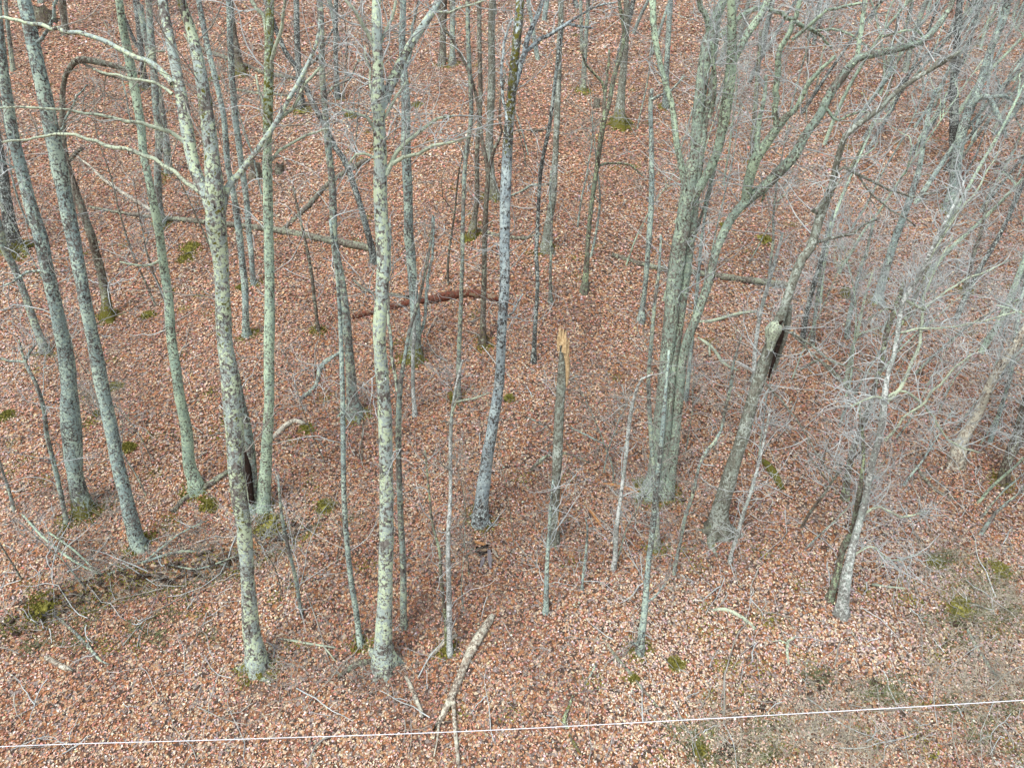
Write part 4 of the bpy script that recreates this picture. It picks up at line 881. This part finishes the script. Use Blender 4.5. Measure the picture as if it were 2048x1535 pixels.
# ------------------------------------------------------------------ rocks, stumps, moss
def blob(r, rad, flatz=.5, seed=0, nu=14, nv=8, rough=.35):
    th = np.linspace(0, 2*math.pi, nu, endpoint=False); ph = np.linspace(.0, math.pi, nv)
    V = []
    for p in ph:
        for t in th:
            x, y, z = math.sin(p)*math.cos(t), math.sin(p)*math.sin(t), math.cos(p)
            k = 1+rough*2*(float(vn(x*2+seed*3.3+5, y*2+z*1.7+seed))-.5)
            V.append((x*k*rad[0], y*k*rad[1], z*k*rad[2]))
    V = np.array(V)
    F_ = [(i*nu+j, i*nu+(j+1) % nu, (i+1)*nu+(j+1) % nu, (i+1)*nu+j) for i in range(nv-1) for j in range(nu)]
    return V, np.array(F_)
ROCKS = [
 (383,496,34,16,'mossy rock uphill, directly behind the tall green-lichened trunk'),
 (372,518,24,12,'smaller mossy rock just below the mossy rock behind the tall green trunk'),
 (230,775,22,16,'bright mossy rock right of the leaning grey trunk, mid left'),
 (196,830,16,22,'mossy upright rock touching the leaning grey trunk on its left'),
 (15,832,24,16,'mossy rock at the left edge, level with the swollen-base trunk'),
 (255,895,20,18,'dark mossy rock right of the leaning grey trunk, below mid height'),
 (418,1010,28,20,'mossy rock right of the foot of the tall green-lichened trunk'),
 (535,1050,44,22,'large mossy mound behind the thick forked trunk base'),
 (650,1012,28,18,'round mossy rock between straight mossy trunk and thin front stem'),
 (80,1215,46,26,'big moss-covered rock above a dark hole at lower left'),
 (1018,797,14,10,'small moss cushion right of the two-toned central trunk'),
 (1285,970,26,18,'mossy rock at the left foot of the rough double trunk'),
 (1870,1125,24,12,'mossy rock on the slope right of the white-barked tree'),
 (1352,1330,26,16,'mossy rock right of the long thin dark stick'),
 (1268,1358,16,10,'small moss cushion on the long thin dark stick'),
 (935,480,22,10,'mossy mound beside the mossy-footed back trunk'),
 (700,232,20,8,'dark mossy mound high on the slope near the dark diagonal trunk'),
 (605,222,28,9,'low mossy mound around the distant mossy-footed trunk'),
 (836,210,18,8,'green moss mound just right of the mossy trunk, upper centre'),
 (1245,255,30,9,'mossy mound below the broad mossy-rooted back trunk'),
 (1166,184,24,7,'green moss patch under the small upper trunk'),
 (612,858,22,12,'mossy mound at the end of the pale broken log piece'),
 (297,632,22,9,'flat moss cushion right of the arching mossy trunk foot'),
 (485,575,16,12,'moss tuft between the slim mossy-footed and paired thin trunks'),
 (1450,452,18,8,'moss cushion right of the rough double trunk, on the upper slope'),
 (1530,480,26,10,'mossy mound left of the hollow snag top half'),
 (430,158,18,12,'yellow-green mossy stub in the upper left between slim trunks'),
 (1925,1215,40,22,'dark undercut mossy rock near the lower right edge'),
 (2000,1140,30,16,'mossy grassy rock at the right edge'),
 (1400,1500,26,14,'mossy mound at the bottom right of centre'),
]
for q, (u, v, w_, h_, lab) in enumerate(ROCKS):
    p = hit(u, v); s = depth(p)/F
    V, Fq = blob(None, (w_/2*s*.8, w_/2*s*.65, h_/2*s*.55), seed=q, nu=18, nv=11, rough=.95)
    V[:, 2] += .35*V[:, 1]
    rr = np.random.default_rng(q); V += rr.normal(size=V.shape)*.012
    t = thing('mossy_rock', p, lab, 'rock')
    o = link('stone', mesh_np('stone', V*[1.03, 1.03, .8]-[0, 0, h_*s*.12], Fq, M['rock']), t)
    # moss cushion: many small tufts over the top
    n = 700; a = rr.random(n)*2*math.pi; e = np.sqrt(rr.random(n))*(.75+1.1*vn(np.cos(a)*1.3+q*7, np.sin(a)*1.3+q)); sel = e < 1.45; a = a[sel]; e = e[sel]; n = len(a); x = np.cos(a)*e*w_/2*s*1.05; y = np.sin(a)*e*w_/2*s*.85
    z = np.sqrt(np.clip(1-e**2*.95, .0, 1))*h_/2*s*.62+.45*y; k_ = .75+.5*rr.random(n)
    c = np.stack([x*k_, y*k_, (z-.45*y)*(.9+.25*rr.random(n))], -1); c[:, 2] = np.maximum(c[:, 2]+.45*c[:, 1], ground(p[0]+c[:, 0], p[1]+c[:, 1])-p[2])
    d = rr.normal(size=(n, 3))*.5+[0, 0, 1]; d /= np.linalg.norm(d, axis=1)[:, None]
    sd = np.cross(d, rr.normal(size=(n, 3))); sd /= np.linalg.norm(sd, axis=1)[:, None]
    L = .03+.03*rr.random(n)
    tv = np.stack([c-sd*.022, c+sd*.022, c+d*L[:, None]], 1).reshape(-1, 3); tf = np.arange(3*n).reshape(-1, 3)
    o = link('moss', mesh_np('moss', tv, tf, M['mossg'], False), t); o['kind'] = 'stuff'
    mv = V*[1., 1., 1.0]+[0, 0, h_*s*.03]
    keep = Fq[(V[Fq][:, :, 2].mean(1)-.35*V[Fq][:, :, 1].mean(1)) > h_*s*.02]
    link('moss_cushion', mesh_np('moss_cushion', mv, keep, M['mossg']), t)

def stump(u, v, w_, hpx, label, mat='brown', spikes=7, cav=True):
    p = hit(u, v); s = depth(p)/F; R0 = w_/2*s; H = hpx*s
    t = thing('tree_stump', p, label, 'stump')
    Ps = np.array([p-[0, 0, .2], p, p+[0, 0, H*.4], p+[.02, 0, H*.75]]); V, Fq = tube(Ps, np.array([1.5, 1.25, 1., .9])*R0, 14, .25, .3, int(u), cap=False, jag=H*.4)
    link('shell', mesh_np('shell', V-p, Fq, M[mat], moss=np.full(len(V), .35)), t)
    V, Fq = tube(Ps, np.array([1.3, 1.0, .8, .7])*R0, 10, .2, 0, int(u))
    link('hollow', mesh_np('hollow', V-p, Fq, M['cavity']), t)  # dark plug filling the shell, inner shade painted on
stump(513, 352, 22, 28, 'dark hollow rotten stump just left of the straight mossy-topped trunk')
stump(560, 344, 16, 18, 'low brown stump just right of the straight mossy-topped trunk')
stump(92, 45, 40, 30, 'wide brown rotten stump in the top left corner')
stump(1193, 215, 13, 16, 'small dark burnt-looking stump left of the small forked upper tree')
stump(1690, 590, 16, 16, 'low mossy stump left of the grey right mid trunk', 'moss')

# splintered stump with grey slabs at the centre
p = hit(965, 1100); s = depth(p)/F
t = thing('shattered_stump', p, 'shattered stump with dark hole and two grey slabs, right below the two-toned trunk', 'stump')
V, Fq = blob(None, (15*s, 12*s, 5*s), seed=4, rough=.6); V[:, 2] += .4*V[:, 1]+.03
link('hollow', mesh_np('hollow', V, Fq, M['cavity']), t)  # solid dark mound in place of a hole, shade put into its colour
for (x0, y0_, x1, y1_, w_, mt, yo) in [(978,1106,981,1138,8,'slab',.0),(968,1122,961,1137,7,'slab',.0),(950,1090,975,1093,6,'orange',0),(955,1108,985,1100,5,'red',0),(985,1104,996,1116,5,'oldwood',0),(945,1095,940,1110,4,'red',0)]:
    a_ = hit(x0, y0_)+[0, 0, .10]; b_ = hit(x1, y1_)+[0, 0, .03]
    n_ = (b_-a_)/np.linalg.norm(b_-a_); sd = np.cross(n_, [0, -.6, .8]); sd /= np.linalg.norm(sd); up_ = np.cross(sd, n_); W_ = w_*s/2
    q8 = []
    for pt, kk in ((a_, .7), ((a_+b_)/2, 1.1), (b_, .35)):
        for su, uu in ((-1, -1), (1, -1), (1, 1), (-1, 1)): q8.append(pt+sd*su*W_*kk+up_*uu*.018-p)
    fc = [(0,1,2,3),(8,11,10,9)]+[(o_+i_, o_+(i_+1) % 4, o_+4+(i_+1) % 4, o_+4+i_) for o_ in (0, 4) for i_ in range(4)]
    link('splinter', mesh_np('splinter', np.array(q8), np.array(fc), M[mt], False, moss=np.zeros(12)), t)

# ------------------------------------------------------------------ ground stuff: moss, twigs, grass
def px_scatter(r, n, u0, u1, v0, v1):
    out = []
    for _ in range(n): out.append(hit(u0+(u1-u0)*r.random(), v0+(v1-v0)*r.random()))
    return np.array(out)
def tufts(name, label, cat, cents, spread, per, L0, wd, mat, seed, tilt=.6):
    r = np.random.default_rng(seed); n = len(cents)*per
    c = np.repeat(cents, per, 0); s_ = np.repeat(np.atleast_1d(spread)*np.ones(len(cents)), per)
    x = c[:, 0]+r.normal(size=n)*s_; y = c[:, 1]+r.normal(size=n)*s_*.7; z = ground(x, y)
    b = np.stack([x, y, z+.01], -1)
    d = r.normal(size=(n, 3))*tilt; d[:, 2] = np.abs(d[:, 2])*.3+.7; d /= np.linalg.norm(d, axis=1)[:, None]
    sd = np.cross(d, r.normal(size=(n, 3))); sd /= np.linalg.norm(sd, axis=1)[:, None]
    L = L0*(.4+.9*r.random(n))[:, None]; m = b+d*L*.55; d2 = d+r.normal(size=(n, 3))*.45-[0, 0, .2]; e = m+d2*L*.5
    V = np.stack([b-sd*wd, b+sd*wd, m+sd*wd*.8, m-sd*wd*.8, e+sd*wd*.3, e-sd*wd*.3], 1).reshape(-1, 3)
    q = np.arange(n)*6; Fq = np.concatenate([np.stack([q, q+1, q+2, q+3], -1), np.stack([q+3, q+2, q+4, q+5], -1)])
    o = link(name, mesh_np(name, V, Fq, M[mat], False)); o['kind'] = 'stuff'; o['label'] = label; o['category'] = cat
r = np.random.default_rng(21)
mc = [px_scatter(r, 60, 0, 1250, 60, 700), px_scatter(r, 30, 1250, 2048, 60, 700), px_scatter(r, 45, 0, 650, 700, 1330), px_scatter(r, 14, 650, 1500, 700, 1535), px_scatter(r, 40, 1350, 2048, 1100, 1535)]
feet = []
for loc, rad, m0, mt in FOOT:
    if m0 >= .2:
        for _ in range(6):
            a = r.random()*6.28; feet.append(loc+[math.cos(a)*rad*1.1, math.sin(a)*rad*1.1, 0])
tufts('moss_patches', 'small green moss patches dotting the leaf litter and tree feet', 'moss', np.vstack(mc), .13, 70, .035, .017, 'mossg', 5, .8)
tufts('foot_moss', 'green moss tufts round the feet of the mossy trees', 'moss', np.array(feet), .10, 70, .045, .016, 'mossg', 6, .8)
gc = np.vstack([px_scatter(r, 70, 1830, 2060, 1080, 1400), px_scatter(r, 45, 1600, 2060, 1350, 1535), px_scatter(r, 50, 1400, 1750, 1370, 1530)])
tufts('dry_grass', 'dry tan grass and stems at the lower right', 'grass', gc, .22, 42, .24, .0045, 'grass', 7, .9)
gg = np.vstack([px_scatter(r, 24, 1850, 2050, 1110, 1300), px_scatter(r, 14, 1350, 1560, 1430, 1530), px_scatter(r, 10, 1620, 1820, 1340, 1400), px_scatter(r, 12, 40, 420, 1190, 1300), px_scatter(r, 8, 1900, 2048, 1380, 1530)])
tufts('green_weeds', 'low green weeds in patches at lower right and lower left', 'weeds', gg, .15, 80, .12, .006, 'green_grass', 8, .9)
bg_ = np.vstack([px_scatter(r, 20, 130, 600, 1080, 1180), px_scatter(r, 14, 500, 800, 1280, 1370), px_scatter(r, 20, 1040, 1400, 900, 1100), px_scatter(r, 12, 130, 260, 960, 1040)])
tufts('dead_stems', 'fine dead stems lying in the leaf litter', 'stems', bg_, .30, 40, .38, .004, 'twigbr', 9, 1.3)
def clods(name, label, cents, spread, per, r0, mat, seed, cat='soil'):
    r = np.random.default_rng(seed); parts = []
    for c in cents:
        for _ in range(per):
            x = c[0]+r.normal()*spread; y = c[1]+r.normal()*spread*.45; R_ = r0*(.5+r.random())
            V, Fq = blob(None, (R_*1.3, R_, R_*.6), seed=int(r.integers(99)), nu=7, nv=5, rough=.9); parts.append((V+[x, y, float(ground(x, y))+R_*.1], Fq))
    V, Fq = join(parts); o = link(name, mesh_np(name, V, Fq, M[mat])); o['kind'] = 'stuff'; o['label'] = label; o['category'] = cat
bx = np.linspace(BANK[0][0], BANK[0][-1], 60); bk = np.array([[x, np.interp(x, *BANK)-.12, 0] for x in bx])
extra = np.vstack([px_scatter(r, 5, 40, 130, 1200, 1240), px_scatter(r, 6, 500, 640, 1035, 1085), px_scatter(r, 6, 1895, 1950, 1200, 1290), px_scatter(r, 6, 1620, 1780, 1350, 1385), px_scatter(r, 4, 1510, 1550, 1400, 1450), px_scatter(r, 4, 1390, 1500, 1480, 1520), px_scatter(r, 4, 1000, 1010, 325, 335), px_scatter(r, 5, 1280, 1350, 985, 1005)])
clods('soil_shade_clods', 'dark soil clods painting in the shade along the bank and in hollows', np.vstack([bk, extra]), .10, 2, .045, 'soil', 3)  # soil lumps whose darkness paints shadow into the undercut and holes
clods('corner_gravel', 'pale gravel in the bottom right corner', px_scatter(r, 14, 2000, 2080, 1515, 1560), .12, 9, .02, 'gravel', 4, 'gravel')
tufts('bank_moss', 'moss and green growth hanging on the bank at lower left', 'moss', bk[::2]-[0, .1, 0], .16, 90, .05, .016, 'mossg', 15, .8)
tufts('bank_stems', 'fine dead stems tangled along the bank at lower left', 'stems', bk[::2], .22, 26, .5, .0045, 'twigbr', 16, 1.2)
# fallen twigs
def fallen(name, label, n, L, rad, seed, regions, mat):
    r = np.random.default_rng(seed); pts = np.vstack([px_scatter(r, m_, *reg) for m_, reg in regions]); n = len(pts)
    K = 7; a = r.random(n)*6.28; ln = L*(.3+r.random(n)**2*1.4); x = np.empty((n, K)); y = np.empty((n, K)); x[:, 0] = pts[:, 0]; y[:, 0] = pts[:, 1]
    for q in range(1, K):
        a = a+r.normal(size=n)*.25; x[:, q] = x[:, q-1]+np.cos(a)*ln/K; y[:, q] = y[:, q-1]+np.sin(a)*ln/K
    z = ground(x, y)+.04+.05*r.random((n, K)); Ls = np.stack([x, y, z], -1)
    R = rad*(.4+1.1*r.random(n)**2)[:, None]*np.linspace(1, .4, K)[None]
    p1 = twigtubes(Ls, R, 4)
    l2, r2 = grow(Ls, R, n*2, L*.4, rad*.5, 5, up=.15, r=r); 
    g2 = ground(l2[..., 0], l2[..., 1])+.02; l2[..., 2] = np.maximum(l2[..., 2], g2)
    p2 = twigtubes(l2, r2, 3); v, f = join([p1, p2])
    o = link(name, mesh_np(name, v, f, M[mat])); o['kind'] = 'stuff'; o['label'] = label; o['category'] = 'twigs'
fallen('fallen_twigs', 'grey dead twigs strewn over the leaves', 0, 1.1, .011, 31, [(130, (0, 2048, 900, 1535)), (150, (0, 2048, 350, 900)), (90, (0, 2048, 30, 350)), (70, (1400, 2048, 900, 1500)), (50, (0, 600, 1050, 1350))], 'twig')
fallen('fallen_sticks', 'thin dark sticks strewn over the leaves', 0, 1.5, .014, 33, [(90, (0, 2048, 900, 1535)), (90, (0, 2048, 350, 900)), (60, (0, 2048, 30, 350))], 'twigbr')

# ------------------------------------------------------------------ white cable strung above the slope
def cable():
    Y0 = 6.6; P = []
    for u, v, y in [(-700, 1525, 7.1), (0, 1492, 6.9), (450, 1478, 6.75), (915, 1462, 6.6), (1400, 1437, 6.5), (1800, 1414, 6.45), (2048, 1399, 6.4), (2700, 1358, 6.3)]:
        P.append(at_y(u, v, y))
    Ps, Rs = smoothline(P, [.0056]*len(P), .08)
    V, Fq = tube(Ps, Rs, 8, .12, 0, 1)
    loc = Ps[0].copy(); t = link('cable', mesh_np('cable', V-loc, Fq, M['cable'])); t.location = loc
    t['label'] = 'thin white braided cable strung across the bottom of the view'; t['category'] = 'cable'
cable()
